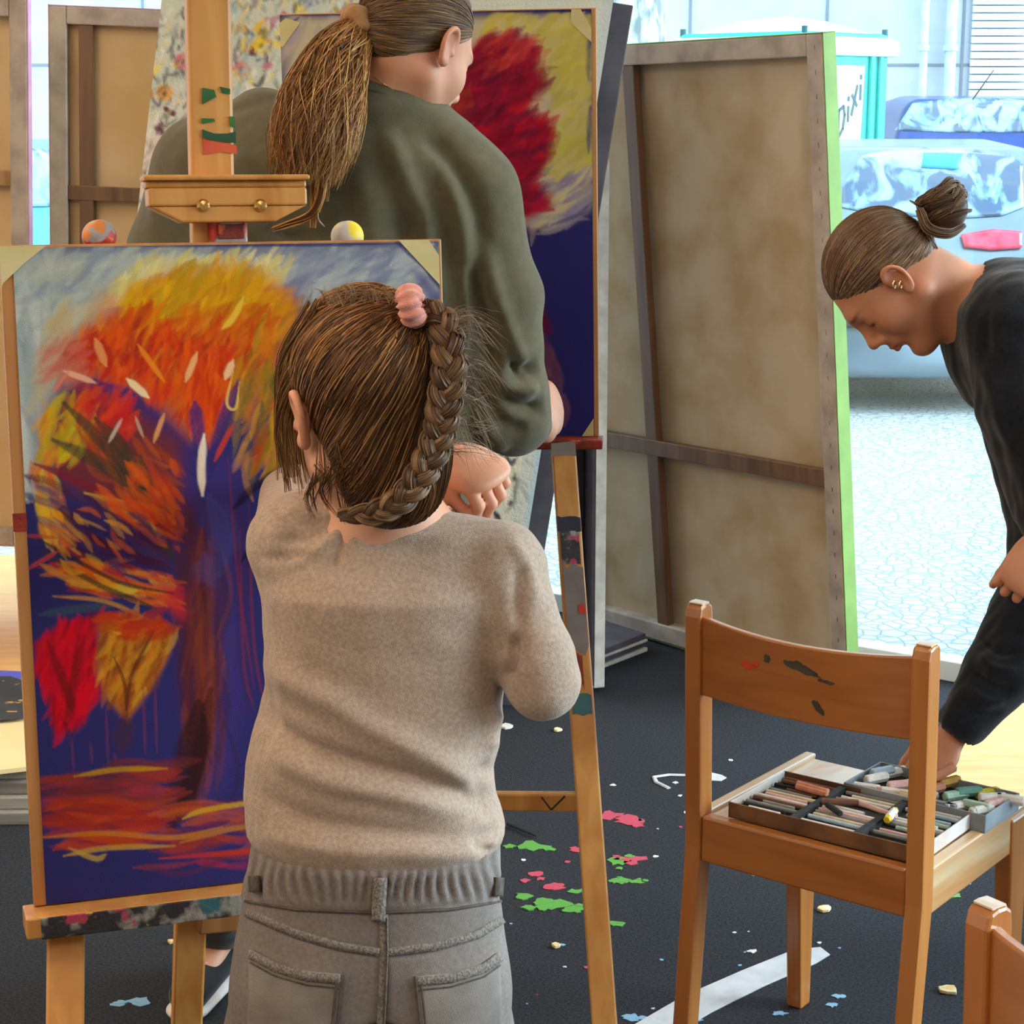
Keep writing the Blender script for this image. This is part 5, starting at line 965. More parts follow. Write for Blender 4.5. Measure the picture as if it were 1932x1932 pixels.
def strands_mesh(P, rad, col, sides=3):
    """P (N, M, 3); rad (N, M); col (N, M, 3) -> arrays"""
    N, Mn, _ = P.shape; T = np.gradient(P, axis=1); T /= np.linalg.norm(T, axis=2, keepdims=True) + 1e-9; ref = np.broadcast_to(np.array([.13, .7, .7]), T.shape); u = np.cross(T, ref); u /= np.linalg.norm(u, axis=2, keepdims=True) + 1e-9; w = np.cross(T, u); vs = []
    for k in range(sides): a = 2 * math.pi * k / sides; vs.append(P + (u * math.cos(a) + w * math.sin(a)) * rad[..., None])
    v = np.stack(vs, 2).reshape(-1, 3); C = np.repeat(col[:, :, None, :], sides, 2).reshape(-1, 3)
    i = np.arange(N * Mn * sides).reshape(N, Mn, sides); q = []
    for k in range(sides): k2 = (k + 1) % sides; q.append(np.stack([i[:, :-1, k], i[:, :-1, k2], i[:, 1:, k2], i[:, 1:, k]], -1).reshape(-1, 4))
    return v, np.vstack(q), C
def merge(parts):
    V_, F_, C_ = [], [], []; n = 0
    for v, f, c in parts: V_.append(v); F_.append(np.asarray(f) + n); C_.append(np.broadcast_to(c, (len(v), 3)) if np.ndim(c) < 2 else c); n += len(v)
    return np.vstack(V_), np.vstack(F_), np.vstack(C_)
def hairtone(r, n, pal):
    pal = np.array([lin(p) for p in pal]); i = r.integers(len(pal), size=n); j = r.integers(len(pal), size=n); t = r.random((n, 1)); return (pal[i] * t + pal[j] * (1 - t)) * r.uniform(.75, 1.25, (n, 1))
def combed(f, v, center, gather, n, pal, seed=1, t=(-.15, .45), rad=.0011, lift=.0016, M_=9, wave=.0, sel=None, ctone=None):
    """hair locks lying on cap surface f, flowing toward the gather point"""
    r = np.random.default_rng(seed); v = v if sel is None else v[sel]; p = v[r.integers(len(v), size=n)]; c = np.array(center); g = np.array(gather)
    dp = p - c; rp = np.linalg.norm(dp, axis=1, keepdims=True); dp /= rp; dg = nrm(g - c); t0 = r.uniform(t[0], 0, (n, 1)); t1 = r.uniform(t[1] * .5, t[1], (n, 1)); s = np.linspace(0, 1, M_)[None]; tt = t0 + (t1 - t0) * s
    om = np.arccos(np.clip(dp @ dg, -.9999, .9999))[:, None]; a = np.sin((1 - tt) * om) / np.sin(om); b_ = np.sin(tt * om) / np.sin(om); D = a[..., None] * dp[:, None, :] + b_[..., None] * dg[None, None, :]
    D += (r.normal(size=(n, 1, 3)) * wave) * np.sin(s * 3 + r.uniform(0, 6, (n, 1)))[..., None]; D /= np.linalg.norm(D, axis=2, keepdims=True); D = D.reshape(-1, 3).astype(np.float32)
    lo = np.full(len(D), .02, np.float32); hi = np.full(len(D), .17, np.float32); cc = c.astype(np.float32)
    for _ in range(15): mid = (lo + hi) / 2; ins = f(cc + D * mid[:, None]) < 0; lo = np.where(ins, mid, lo); hi = np.where(ins, hi, mid)
    R_ = (lo.reshape(n, M_) + r.uniform(-.2, 1, (n, 1)) * lift * np.sin(np.pi * np.clip(s, .05, .95)))
    ok = np.abs(np.diff(R_, axis=1)).max(1) < .012
    P = (cc + D.reshape(n, M_, 3) * R_[..., None])[ok]; k = ok.sum(); C = hairtone(r, k, pal)
    if ctone is not None: C = C * ctone(P[:, M_ // 2])[:, None]
    C = np.repeat(C[:, None], M_, 1) * (1 + .12 * np.sin(s * 5)[..., None]); rd = rad * r.uniform(.5, 1.3, (k, 1)) * np.sin(np.pi * (.08 + .84 * s)) ** .5
    return strands_mesh(P, rd, C)
def bundle(guide, R_, n, pal, seed=1, M_=22, rad=.0009, wave=.15, spread_end=1.0, flat=None, frac=1.0):
    """loose lock following guide points with bundle radii R_"""
    r = np.random.default_rng(seed); G = smooth_path(guide, M_); Rr = np.interp(np.linspace(0, 1, M_), np.linspace(0, 1, len(R_)), R_); T = np.gradient(G, axis=0); T /= np.linalg.norm(T, axis=1)[:, None]
    u = np.cross(T, (0, 1, 0)); u /= np.linalg.norm(u, axis=1)[:, None] + 1e-9; w = np.cross(T, u); th = r.uniform(0, 6.283, n); q = np.sqrt(r.random(n)) ; s = np.linspace(0, 1, M_)
    A = th[:, None] + wave * np.sin(s[None] * r.uniform(2, 7, (n, 1)) + r.uniform(0, 6, (n, 1))); Q = q[:, None] * (1 + wave * .5 * np.sin(s[None] * r.uniform(2, 6, (n, 1)) + r.uniform(0, 6, (n, 1)))); fl = flat if flat else 1.0
    P = G[None] + (u[None] * np.cos(A)[..., None] + w[None] * (np.sin(A) * fl)[..., None]) * (Q * Rr[None])[..., None]
    endf = r.uniform(frac, 1, n); # shorter strands
    idx = np.clip(endf[:, None] * (M_ - 1) * s[None], 0, M_ - 1.001); i0 = idx.astype(int); fr = (idx - i0)[..., None]; ar = np.arange(n)[:, None]; P = P[ar, i0] * (1 - fr) + P[ar, np.minimum(i0 + 1, M_ - 1)] * fr
    C = np.repeat(hairtone(r, n, pal)[:, None], M_, 1) * (1 - .0 * s[None, :, None]); rd = rad * r.uniform(.5, 1.4, (n, 1)) * (1 - .75 * s[None] ** 3); return strands_mesh(P, rd, C)
def braid(guide, width, pal, seed=4, turns=5.5, M_=120, n=26):
    """three-strand plait along guide"""
    r = np.random.default_rng(seed); G = smooth_path(guide, M_); W = np.interp(np.linspace(0, 1, M_), np.linspace(0, 1, len(width)), width); T = np.gradient(G, axis=0); T /= np.linalg.norm(T, axis=1)[:, None]; cam_dir = G - np.array([0, 0, CAMH]); cam_dir /= np.linalg.norm(cam_dir, axis=1)[:, None]
    u = np.cross(T, cam_dir); u /= np.linalg.norm(u, axis=1)[:, None]; w = np.cross(u, T); s = np.linspace(0, 1, M_); out = []
    for k in range(3):
        ph = s * turns * 2 * math.pi + k * 2 * math.pi / 3; c = G + u * (np.sin(ph) * W * .52)[:, None] + w * (np.sin(2 * ph) * W * .32)[:, None]
        v, f = tube(c, W * .50, 10); pf = [q for q in f if len(q) == 4]; tone = lin(pal[k % len(pal)]) * .8; out.append((np.array(v), np.array(pf), tone))
        th = r.uniform(0, 6.283, n); Tc = np.gradient(c, axis=0); Tc /= np.linalg.norm(Tc, axis=1)[:, None]; a = np.cross(Tc, cam_dir); a /= np.linalg.norm(a, axis=1)[:, None]; b_ = np.cross(a, Tc)
        P = c[None] + (a[None] * np.cos(th)[:, None, None] + b_[None] * np.sin(th)[:, None, None]) * (W * .50)[None, :, None]; out.append(strands_mesh(P, np.full((n, M_), .0008), np.repeat(hairtone(r, n, pal)[:, None], M_, 1)))
    return merge(out)
def hair_mat(name, rough=.42, gain=1.0):
    m = mat(name, (255, 255, 255), rough, attr=True, spec=.35, scale=50); return m
def skin_mat(name, c, c2): 
    m = mat(name, c, .5, c2, scale=9, attr=True, bump=.06, bscale=500, spec=.35); b = [n for n in m.node_tree.nodes if n.type == 'BSDF_PRINCIPLED'][0]; b.inputs['Subsurface Weight'].default_value = .12; b.inputs['Subsurface Radius'].default_value = (1, .35, .2); b.inputs['Subsurface Scale'].default_value = .006; return m
def cloth(name, c, c2, scale=90, b1=.35, **k): return mat(name, c, .95, c2, scale=scale, bump=b1, bscale=700, lo=.3, hi=.7, spec=.12, sheen=.25, detail=8, **k)
BROWN = [(84, 56, 36), (104, 72, 46), (66, 44, 30), (128, 92, 58), (52, 36, 26)]
M['skin'] = skin_mat('child_skin', (222, 168, 138), (214, 152, 122)); M['skin2'] = skin_mat('warm_skin', (214, 158, 128), (204, 142, 112)); M['skin3'] = skin_mat('tan_skin', (206, 146, 112), (196, 130, 98)); M['hair'] = hair_mat('brown_hair')
M['beige_knit'] = cloth('beige_wool_knit', (190, 168, 150), (162, 141, 126), 260); M['olive'] = cloth('olive_sweatshirt', (98, 92, 70), (88, 82, 62), 60); M['black_knit'] = cloth('black_knit', (24, 26, 32), (34, 36, 42), 120)
M['denim'] = mat('grey_washed_denim', (255, 255, 255), .9, (226, 222, 216), scale=220, bump=.35, bscale=900, attr=True, spec=.1, lo=.3, hi=.7); M['black_cloth'] = cloth('black_trousers', (22, 22, 26), (30, 30, 34), 50)
M['scrunchie'] = cloth('pink_scrunchie', (226, 156, 140), (214, 140, 126), 60); M['scrunchie2'] = cloth('brown_scrunchie', (176, 132, 92), (150, 108, 72), 60); M['gold'] = mat('gold_ring', (236, 196, 140), .2, metal=1)

# ------------------------------------------------------------------ the child
def build_child():
    S = px2w(1.85); m_ = mpp(1.88, 1.05); root = empty('person', tuple(map(float, at(705, 1900, 1.92) * [1, 1, 0])), label='child seen from behind with a plaited ponytail, beige sweater and grey jeans', cat='person')
    th = math.radians(32); F = np.array([-math.sin(th), math.cos(th), -.12]); H = Frame(S(690, 782, .06), F, (-.06, 0, 1), .90)
    hp_ = head_prims(H); nb = S(738, 992, .10)
    sk = hp_ + [(rc(H(0, -.028, -.03), nb, .043, .046), .02), (ell(S(742, 1040, .10), (.095, .045, .035)), .03)]
    # slim body inside the clothes
    hipc = S(702, 1830, .09); chest = S(725, 1130, .08); sk += [(rc(S(730, 1040, .09), chest, .07, .085, ((0, 1, 0), .8)), .03), (rc(chest, S(710, 1550, .085), .085, .08, ((0, 1, 0), .8)), .03), (rc(S(710, 1550, .085), hipc, .075, .08, ((0, 1, 0), .8)), .03)]
    rs, re_, rw = S(965, 1085, .06), S(1020, 1290, .04), S(880, 1010, .20); ls, le, lw = S(545, 1010, .10), S(560, 930, .27), S(830, 862, .17)
    for a, b_, c in ((rs, re_, rw), (ls, le, lw)): sk += [(rc(S(730, 1090, .09), a, .040, .026), .02), (rc(a, b_, .026, .024), .015), (rc(b_, c, .024, .019), .012)]
    # far hand, bent at the wrist beside the neck
    sk += hand_prims(lw, S(905, 893, .13) - lw, np.array([.25, -.6, .75]), 1, .80, ((55, 60, 40), (60, 60, 40), (66, 62, 40), (70, 62, 40)), .03, (20, 20))
    sk += [(ell(S(868, 872, .15), (.026, .022, .020)), .012)]
    sk += hand_prims(rw, S(846, 975, .22) - rw, np.array([.6, -.5, .5]), -1, .78, ((60, 70, 40),) * 4, .03)
    for s in (-1, 1):
        x0 = hipc[0] + s * .075; kn = np.array([hipc[0] + s * .085, 1.93, .36]); an = np.array([hipc[0] + s * .09, 1.95, .06]); sk += [(rc((x0, 1.94, .70), kn, .060, .043), .02), (rc(kn, an, .040, .028), .01), (rc(an, an + [s * .02, .11, -.028], .028, .026, ((0, 0, 1), .8)), .01)]
    fb = union(sk); v, fc = sdf_mesh(fb, (-.42, 1.7, .0), (.18, 2.2, 1.46), .0027); body = wparent(mesh_obj('body', v, fc, M['skin'], smooth=True, cols=skin_colors(H, v)), root)
    # sweater
    rows = []
    for y, l, r_ in [(972, 630, 870), (992, 560, 940), (1040, 508, 985), (1100, 494, 978), (1200, 499, 957), (1300, 500, 950), (1350, 486, 946), (1400, 471, 941), (1450, 463, 931), (1500, 461, 936), (1560, 466, 955), (1582, 470, 957), (1600, 474, 950)]:
        p = S((l + r_) / 2, y, .085); a = (r_ - l) / 2 * mpp(p[1], p[2]); rows.append((p[2], p[0], p[1], a, min(.118, a * .72) if y > 1040 else a * .55))
    R = rc; sw = [(rings(rows, 2.25, .03), 0), (rc(S(560, 1035, .09), S(945, 1060, .07), .040, .040), .03), (rc(S(950, 1080, .055), S(1012, 1240, .035), .040, .038), .02), (rc(S(1012, 1240, .035), S(1024, 1288, .035), .037, .036), .01), (rc(S(1024, 1288, .035), S(915, 1060, .17), .036, .028), .012),
          (rc(S(548, 1015, .10), S(556, 945, .24), .040, .038), .02), (rc(S(556, 945, .24), S(780, 880, .19), .036, .026), .012), (rc(S(548, 1015, .08), S(600, 985, .09), .032, .03), .03)]
    sw += [(rc(nb + [0, -.0, .012], nb + [0, -.03, .08], .046, .062), -.008), (rc(rw, rw + (rw - re_) * .3, .03), -.005)]
    fs = union(sw); fl = [([(500, 1230), (560, 1290), (700, 1370), (830, 1440), (950, 1530)], 26, .010), ([(490, 1330), (560, 1400), (700, 1450), (860, 1490), (940, 1550)], 17, -.011), ([(480, 1400), (600, 1470), (740, 1500), (900, 1540)], 20, .007), ([(470, 1480), (560, 1540), (720, 1570), (880, 1580)], 18, -.006), ([(475, 1560), (600, 1600), (800, 1610), (930, 1600)], 18, .006),
        ([(500, 1280), (505, 1360), (490, 1440)], 14, -.006), ([(940, 1440), (900, 1470), (930, 1520)], 16, -.008), ([(950, 1560), (900, 1590), (950, 1620)], 12, -.007), ([(640, 980), (590, 1010), (520, 1020)], 12, -.006), ([(645, 995), (600, 1040), (540, 1070)], 10, .005), ([(660, 1000), (640, 1040), (632, 1075)], 9, -.005), ([(500, 940), (560, 985), (620, 985)], 12, -.005), ([(480, 1055), (560, 1052), (600, 1050)], 9, -.004), ([(975, 1190), (965, 1250), (950, 1290)], 12, -.012), ([(985, 1060), (975, 1120), (985, 1200)], 12, -.005), ([(960, 1010), (1000, 1080), (1010, 1140)], 12, .004), ([(950, 1330), (930, 1380), (925, 1420)], 16, .007), ([(890, 1320), (915, 1380), (880, 1440)], 14, -.004)]
    cloth_mesh('sweater', fs, (-.42, 1.66, .78), (.20, 2.24, 1.26), .0042, M['beige_knit'], root, fl, (.0012, 60))
    # neckband seam
    # jeans
    rows = []
    for y, l, r_ in [(1570, 478, 944), (1700, 458, 945), (1760, 446, 952), (1850, 436, 960), (1932, 430, 963), (2010, 428, 966)]:
        p = S((l + r_) / 2, y, .088); a = (r_ - l) / 2 * mpp(p[1], p[2]); rows.append((p[2], p[0], p[1], a, min(.112, a * .78)))
    zc = rows[-1][0]; cx = rows[-1][1]; je = [(rings(rows, 2.3, .01), 0)] + [(ell(S(px, 1870, .058), (.070, .064, .075)), .03) for px in (588, 822)]
    for s in (-1, 1): je += [(rc((cx + s * .070, 1.94, zc + .02), (cx + s * .085, 1.93, .36), .085, .072), .02), (rc((cx + s * .085, 1.93, .36), (cx + s * .092, 1.95, .06), .072, .075), .01)]
    fj = union(je)
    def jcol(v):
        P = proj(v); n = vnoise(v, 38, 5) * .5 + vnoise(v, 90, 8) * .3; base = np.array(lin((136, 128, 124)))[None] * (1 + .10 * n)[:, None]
        fade_highlight = np.exp(-((P[:, 0] - 575) / 60) ** 2 - ((P[:, 1] - 1850) / 90) ** 2) + np.exp(-((P[:, 0] - 850) / 60) ** 2 - ((P[:, 1] - 1850) / 90) ** 2) + .8 * np.exp(-((P[:, 0] - 950) / 22) ** 2); base = base * (1 + .22 * fade_highlight)[:, None]  # washed fading on the seat, plus a painted highlight down the right side
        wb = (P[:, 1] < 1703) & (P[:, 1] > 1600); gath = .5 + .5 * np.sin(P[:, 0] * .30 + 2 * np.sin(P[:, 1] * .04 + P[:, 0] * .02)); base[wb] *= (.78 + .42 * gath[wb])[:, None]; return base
    def jn(v): return v
    v, fc = sdf_mesh(fj, (-.42, 1.70, .05), (.14, 2.18, .87), .0033); N = f_grad(fj, v.astype(np.float32)); P = proj(v); wb = np.exp(-((P[:, 1] - 1672) / 26) ** 4)
    v = v + N * (wb * .0022 * np.sin(P[:, 0] * .30 + 2 * np.sin(P[:, 1] * .04 + P[:, 0] * .02)))[:, None]
    v = folds(v, N, [([(470, 1735), (590, 1775), (725, 1800), (850, 1785), (948, 1730)], 6, -.003), ([(722, 1800), (726, 1860), (722, 1940)], 5, -.003), ([(724, 1930), (720, 2010)], 26, -.02), ([(462, 1703), (700, 1722), (945, 1700)], 4, -.002)])
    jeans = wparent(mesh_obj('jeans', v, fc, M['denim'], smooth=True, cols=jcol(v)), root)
    M['seam'] = mat('denim_seam', (142, 134, 126), .9, (106, 98, 92), scale=420, lo=.42, hi=.58, bump=.5); M['seam_dark'] = mat('dark_denim_seam', (74, 66, 60), .95, (96, 86, 76), scale=120); M['pocket'] = mat('denim_pocket', (146, 138, 132), .9, (126, 118, 112), scale=26, bump=.3, bscale=700)
    def addp(nm, top, bot, m2, nu=30, nv=20, off=.0, th_=.002, parent=jeans): 
        v, f = patch(fj, top, bot, nu, nv, 1.72, off, th_); return wparent(mesh_obj(nm, v, f, m2, smooth=True), parent)
    def adds(nm, line, w, m2, off=.0, th_=.0015, n=30): v, f = strip(fj, line, w, 1.72, n, off, th_); return wparent(mesh_obj(nm, v, f, m2, smooth=True), jeans)
    adds('yoke_seam', [(466, 1722), (560, 1762), (640, 1785), (716, 1796)], 15, M['seam']); adds('yoke_seam', [(728, 1797), (820, 1786), (900, 1764), (948, 1734)], 15, M['seam']); adds('waist_seam', [(464, 1700), (560, 1716), (715, 1722), (850, 1716), (944, 1700)], 4, M['seam_dark'], .0005)
    adds('centre_seam', [(724, 1722), (725, 1800), (722, 1870), (716, 1990)], 16, M['seam']); adds('centre_seam', [(729, 1730), (730, 1800), (727, 1870), (722, 1990)], 3, M['seam_dark'], .001)
    for top, bot, ln in (([(473, 1792), (520, 1816), (580, 1832), (646, 1838)], [(470, 1990), (630, 1990)], [(476, 1800), (520, 1824), (580, 1841), (644, 1847)]), ([(783, 1842), (850, 1836), (910, 1818), (940, 1796)], [(800, 1990), (945, 1990)], [(785, 1851), (850, 1845), (910, 1827), (939, 1806)])):
        pk = addp('back_pocket', top, bot, M['pocket'], 34, 26, .0004, .0022)
        for (nm, line, w, mm) in (('pocket_hem', ln, 17, M['seam']), ('pocket_stitch', [(a, b_ + 15) for a, b_ in ln], 3, M['seam_dark']), ('pocket_edge', [top[0] if top[0][0] > 700 else top[-1], bot[0] if top[0][0] > 700 else bot[-1]], 4, M['seam_dark']), ('pocket_edge', [((top[0][0] + 10) if top[0][0] > 700 else (top[-1][0] - 10), 1850), ((bot[0][0] + 10) if top[0][0] > 700 else (bot[-1][0] - 10), 1990)], 4, M['seam_dark'])):
            v, f = strip(fj, line, w, 1.72, 28, .0024, .0012); wparent(mesh_obj(nm, v, f, mm, smooth=True), pk)
    adds('belt_loop', [(718, 1655), (716, 1690), (714, 1735)], 26, M['seam'], .003, .003, 12); adds('belt_loop', [(484, 1652), (486, 1682)], 16, M['seam_dark'], .003, .002, 8); adds('belt_loop', [(936, 1655), (934, 1690)], 14, M['seam_dark'], .003, .002, 8)
    # shoes
    for s in (-1, 1):
        a = np.array([cx + s * .092, 1.93, .03]); f_ = union([(rc(a, a + [s * .02, .15, -.005], .036, .032, ((0, 0, 1), .8)), 0)]); v, fc = sdf_mesh(f_, a + [-.08, -.06, -.045], a + [.09, .22, .06], .006); v[:, 2] = np.maximum(v[:, 2], .0); wparent(mesh_obj('shoe', v, fc, M['white_plastic'], smooth=True), root)
    # hair: cap, plait, loose locks
    def cap(P):
        q = H.local(P); k = H.k; d = np.minimum(ell((0, -.020, .048), (.083, .104, .094))(q), 1e3); d = smin(d, ell((0, -.050, -.035), (.070, .052, .062))(q), .03); d = smin(d, ell((-.0, -.050, -.085), (.055, .036, .040))(q), .03)
        pl = .86 * q[:, 1] - .50 * q[:, 2] - .034; earc = ell((-.084, -.002, .005), (.02, .019, .03))(q); d = -smin(-d, -pl, .012); return (np.maximum(d, -earc) * k).astype(np.float32)
    v0, f0 = sdf_mesh(cap, H.o - .17, H.o + .17, .0035); G = S(795, 588, .02)
    tone = lambda p: np.clip(.62 + .75 * np.exp(-((proj(p)[:, 1] - 600) / 95) ** 2), .5, 1.4)  # painted light and shade: hair lightened at the crown, darkened below
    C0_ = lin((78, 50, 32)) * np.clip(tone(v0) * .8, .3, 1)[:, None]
    pal = [(104, 70, 42), (128, 86, 50), (82, 54, 34), (160, 112, 62), (66, 44, 30), (94, 66, 44)]
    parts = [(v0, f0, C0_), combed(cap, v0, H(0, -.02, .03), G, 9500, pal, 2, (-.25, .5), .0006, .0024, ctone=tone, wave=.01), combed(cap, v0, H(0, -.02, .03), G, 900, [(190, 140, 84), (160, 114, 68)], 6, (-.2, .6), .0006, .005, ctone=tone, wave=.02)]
    pal2 = [(120, 90, 62), (92, 66, 44), (146, 112, 78), (70, 50, 36)]
    br_g = [S(800, 580, .0), S(835, 610, -.012), S(848, 690, -.03), S(838, 760, -.035), S(828, 820, -.036), S(800, 885, -.045), S(760, 940, -.052), S(705, 968, -.050), S(640, 972, -.040)]
    parts.append(braid(br_g, [.011, .0165, .0175, .0175, .0165, .016, .014, .012, .006], pal2, 4, 5.2))
    r = np.random.default_rng(12)
    # wisps round the nape, the ear and the left cheek
    for k in range(34):
        x = r.uniform(590, 790); y = r.uniform(820, 900); e = (x + r.normal() * 26, r.uniform(935, 990)); parts.append(bundle([S(x, y, -.030 + r.uniform(0, .012)), S((x + e[0]) / 2 + r.normal() * 12, (y + e[1]) / 2, -.018), S(*e, .012)], [.0035, .003, .002], 5, pal, 100 + k, 10, .0004, .4))
    for k in range(56):
        x = r.uniform(518, 570); y = r.uniform(600, 740); parts.append(bundle([S(x + 60 - abs(y - 660) * .2, y - 40, .02), S(x, y + 60, .045), S(x + r.uniform(-8, 26), min(y + 190, 930) + r.normal() * 18, .05)], [.004, .004, .002], 8, [(150, 112, 74), (120, 86, 56), (178, 136, 92)], 300 + k, 12, .0006, .3))
    for k in range(120):   # flyaway hairs at the right of the plait
        x0_, y0_ = r.uniform(835, 856), r.uniform(590, 860); L = r.uniform(30, 110); parts.append(bundle([S(x0_, y0_, -.02), S(x0_ + L * .5, y0_ - 8 + r.normal() * 16, -.02 + r.normal() * .01), S(x0_ + L, y0_ + L * .35 + r.normal() * 20, -.02 + r.normal() * .02)], [.001, .003, .006], 2, [(178, 160, 140), (140, 116, 92)], 500 + k, 8, .00028, .5))
    for k in range(60):
        x0_, y0_ = r.uniform(600, 790), 556 + r.normal() * 6; L = r.uniform(-40, 40); parts.append(bundle([S(x0_, y0_ + 16, .0), S(x0_ + L * .5, y0_ - 8, .0), S(x0_ + L, y0_ - r.uniform(-6, 14), .0)], [.001, .002, .003], 2, [(170, 140, 104), (140, 110, 80)], 700 + k, 8, .00028, .5))
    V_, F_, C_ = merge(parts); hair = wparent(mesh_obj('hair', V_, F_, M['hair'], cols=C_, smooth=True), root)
    sc = MB(); c_ = S(777, 577, -.015); 
    def fsc(P):
        q = P - c_.astype(np.float32); ax = nrm([.9, -.1, .25]).astype(np.float32); t = q @ ax; rr_ = np.sqrt(((q - t[:, None] * ax) ** 2).sum(1)); an = np.arctan2(q[:, 2], q[:, 1]); return (np.sqrt((rr_ - .0125) ** 2 + (t * .75) ** 2) - (.0085 + (.0016 * np.sin(an * 11 + t * 120)))).astype(np.float32)
    v, fc = sdf_mesh(fsc, c_ - .035, c_ + .035, .0022); wparent(mesh_obj('scrunchie', v, fc, M['scrunchie'], smooth=True), hair)
    pc = S(842, 968, .16); MB().cyl(pc, pc + [.028, 0, .008], .0045, n=8).build('pastel_stick', M['p_white'], label='white pastel held in front of the child at the collar', cat='pastel'); 
build_child()
# ------------------------------------------------------------------ woman in olive at the far easel
def build_olive():
    S = px2w(2.9); root = empty('person', (-.26, 2.95, 0), label='woman in an olive sweatshirt with a long ponytail drawing at the far easel', cat='person')
    H = Frame(S(782, 97, .0), (.62, .62, -.48), (.34, .34, .878), .90); nb = S(680, 250, -.02)
    sk = head_prims(H) + [(rc(H(0, -.030, -.035), S(712, 205, .0), .047, .052), .025), (rc(S(712, 205, .0), nb, .052, .062), .03), (ell(S(680, 275, .02), (.12, .06, .04)), .04)]
    hipc = S(590, 1000, .0) ; chest = S(640, 480, .0)
    sk += [(rc(nb, chest, .07, .11, ((0, 1, 0), .75)), .03), (rc(chest, hipc, .11, .12, ((0, 1, 0), .8)), .03)]
    rs, re_, rw = S(885, 360, .0), S(960, 770, .02), S(1025, 790, .21); ls, le, lw = S(420, 330, .03), S(380, 640, .10), S(520, 760, .28)
    for a, b_, c in ((rs, re_, rw), (ls, le, lw)): sk += [(rc(nb + [0, 0, -.05], a, .05, .04), .02), (rc(a, b_, .040, .034), .015), (rc(b_, c, .032, .024), .012)]
    rwh = S(1022, 806, .17); sk += [(rc(re_, rwh, .03, .025), .01)] + hand_prims(S(1030, 802, .17), S(1040, 765, .22) - S(1030, 802, .17), (.8, -.6, .1), -1, .88, ((30, 45, 30), (40, 50, 30), (50, 50, 35), (55, 55, 35)), .02)
    sk += hand_prims(lw, (.3, .6, .3), (-.3, -.3, .9), 1, .9)
    feet = [(-.545, 3.33, -.5), (-.22, 3.04, .1)]
    for s, (fx, fy, yw) in zip((-1, 1), feet):
        hp2 = hipc + [s * .09, 0, -.02]; kn = np.array([(hp2[0] + fx) / 2, 3.02, .47]); an = np.array([fx, fy, .085]); sk += [(rc(hp2, kn, .085, .055), .02), (rc(kn, an, .052, .032), .01), (rc(an, (fx + math.sin(yw) * (.13 if s > 0 else .06), fy + (.12 if s > 0 else -.13), .035), .032, .03, ((0, 0, 1), .8)), .01)]
    fb = union(sk); v, fc = sdf_mesh(fb, (-.70, 2.6, 0), (.25, 3.48, 1.9), .0032); wparent(mesh_obj('body', v, fc, M['skin2'], smooth=True, cols=skin_colors(H, v)), root)
    rows = []
    for y, l, r_ in [(176, 610, 780), (215, 490, 830), (260, 420, 880), (300, 385, 905), (400, 330, 925), (500, 320, 920), (700, 330, 905), (860, 340, 900), (1060, 380, 880)]:
        p = S((l + r_) / 2, y, .02); a = (r_ - l) / 2 * mpp(p[1], p[2]); rows.append((p[2], p[0], p[1], a, (.075 if y < 215 else .10 if y < 240 else .125 if y < 280 else .14)))
    sw = [(rings(rows, 2.2, .04), 0), (rc(S(500, 250, .03), S(400, 330, .03), .065, .085), .05), (rc(S(830, 300, .0), S(880, 370, .0), .065, .072), .05), (rc(S(880, 370, .0), S(935, 560, .01), .072, .068), .03), (rc(S(935, 560, .01), S(950, 745, .02), .068, .066), .02), (rc(S(950, 745, .02), S(968, 788, .03), .066, .058), .02), (rc(S(968, 788, .03), S(1006, 800, .16), .055, .032), .015),
          (rc(S(400, 330, .03), S(345, 480, .05), .085, .080), .03), (rc(S(345, 480, .05), S(370, 640, .10), .080, .066), .02), (rc(S(370, 640, .10), S(500, 750, .25), .062, .04), .015), (rc(S(690, 232, -.01), S(722, 172, .0), .066, .059), .012)]
    sw += [(ell(S(714, 208, -.0), (.098, .085, .040)), .03)]
    sw += [(rc(S(724, 160, -.0), S(738, 100, .01), .0535, .062), -.005), (rc(S(1012, 800, .16), S(1035, 780, .21), .026, .03), -.004)]
    fs = union(sw)
    fl = [([(720, 230), (760, 330), (800, 430), (790, 560)], 22, 0.0136), ([(790, 240), (850, 300), (900, 400), (905, 520)], 20, -0.0153), ([(830, 300), (870, 420), (880, 560), (870, 700)], 20, 0.0170), ([(760, 380), (770, 480), (765, 600)], 24, -0.0136), ([(900, 420), (930, 540), (960, 640), (990, 700)], 18, 0.0136), ([(880, 480), (910, 600), (930, 720)], 16, -0.0170), ([(920, 560), (960, 660), (985, 720)], 12, -0.0102),
        ([(1020, 690), (985, 700), (970, 680)], 14, -0.0204), ([(1030, 765), (990, 770), (940, 740)], 14, -0.0204), ([(1020, 730), (970, 740), (930, 700)], 13, 0.0136), ([(1000, 810), (950, 800), (900, 740)], 14, -0.0102), ([(620, 260), (560, 380), (540, 480)], 30, -0.0136), ([(430, 260), (470, 380), (460, 480)], 30, 0.0119), ([(680, 300), (700, 430), (690, 560)], 30, 0.0085), ([(960, 850), (930, 820), (915, 780)], 14, 0.0102)]
    cloth_mesh('sweatshirt', fs, (-.70, 2.6, .82), (.28, 3.3, 1.75), .0058, M['olive'], root, fl, (.0015, 30))
    # ribbed collar
    cc = S(716, 196, .0).astype(np.float32); ca_ = nrm(S(742, 112, .02) - S(716, 190, .0)).astype(np.float32)
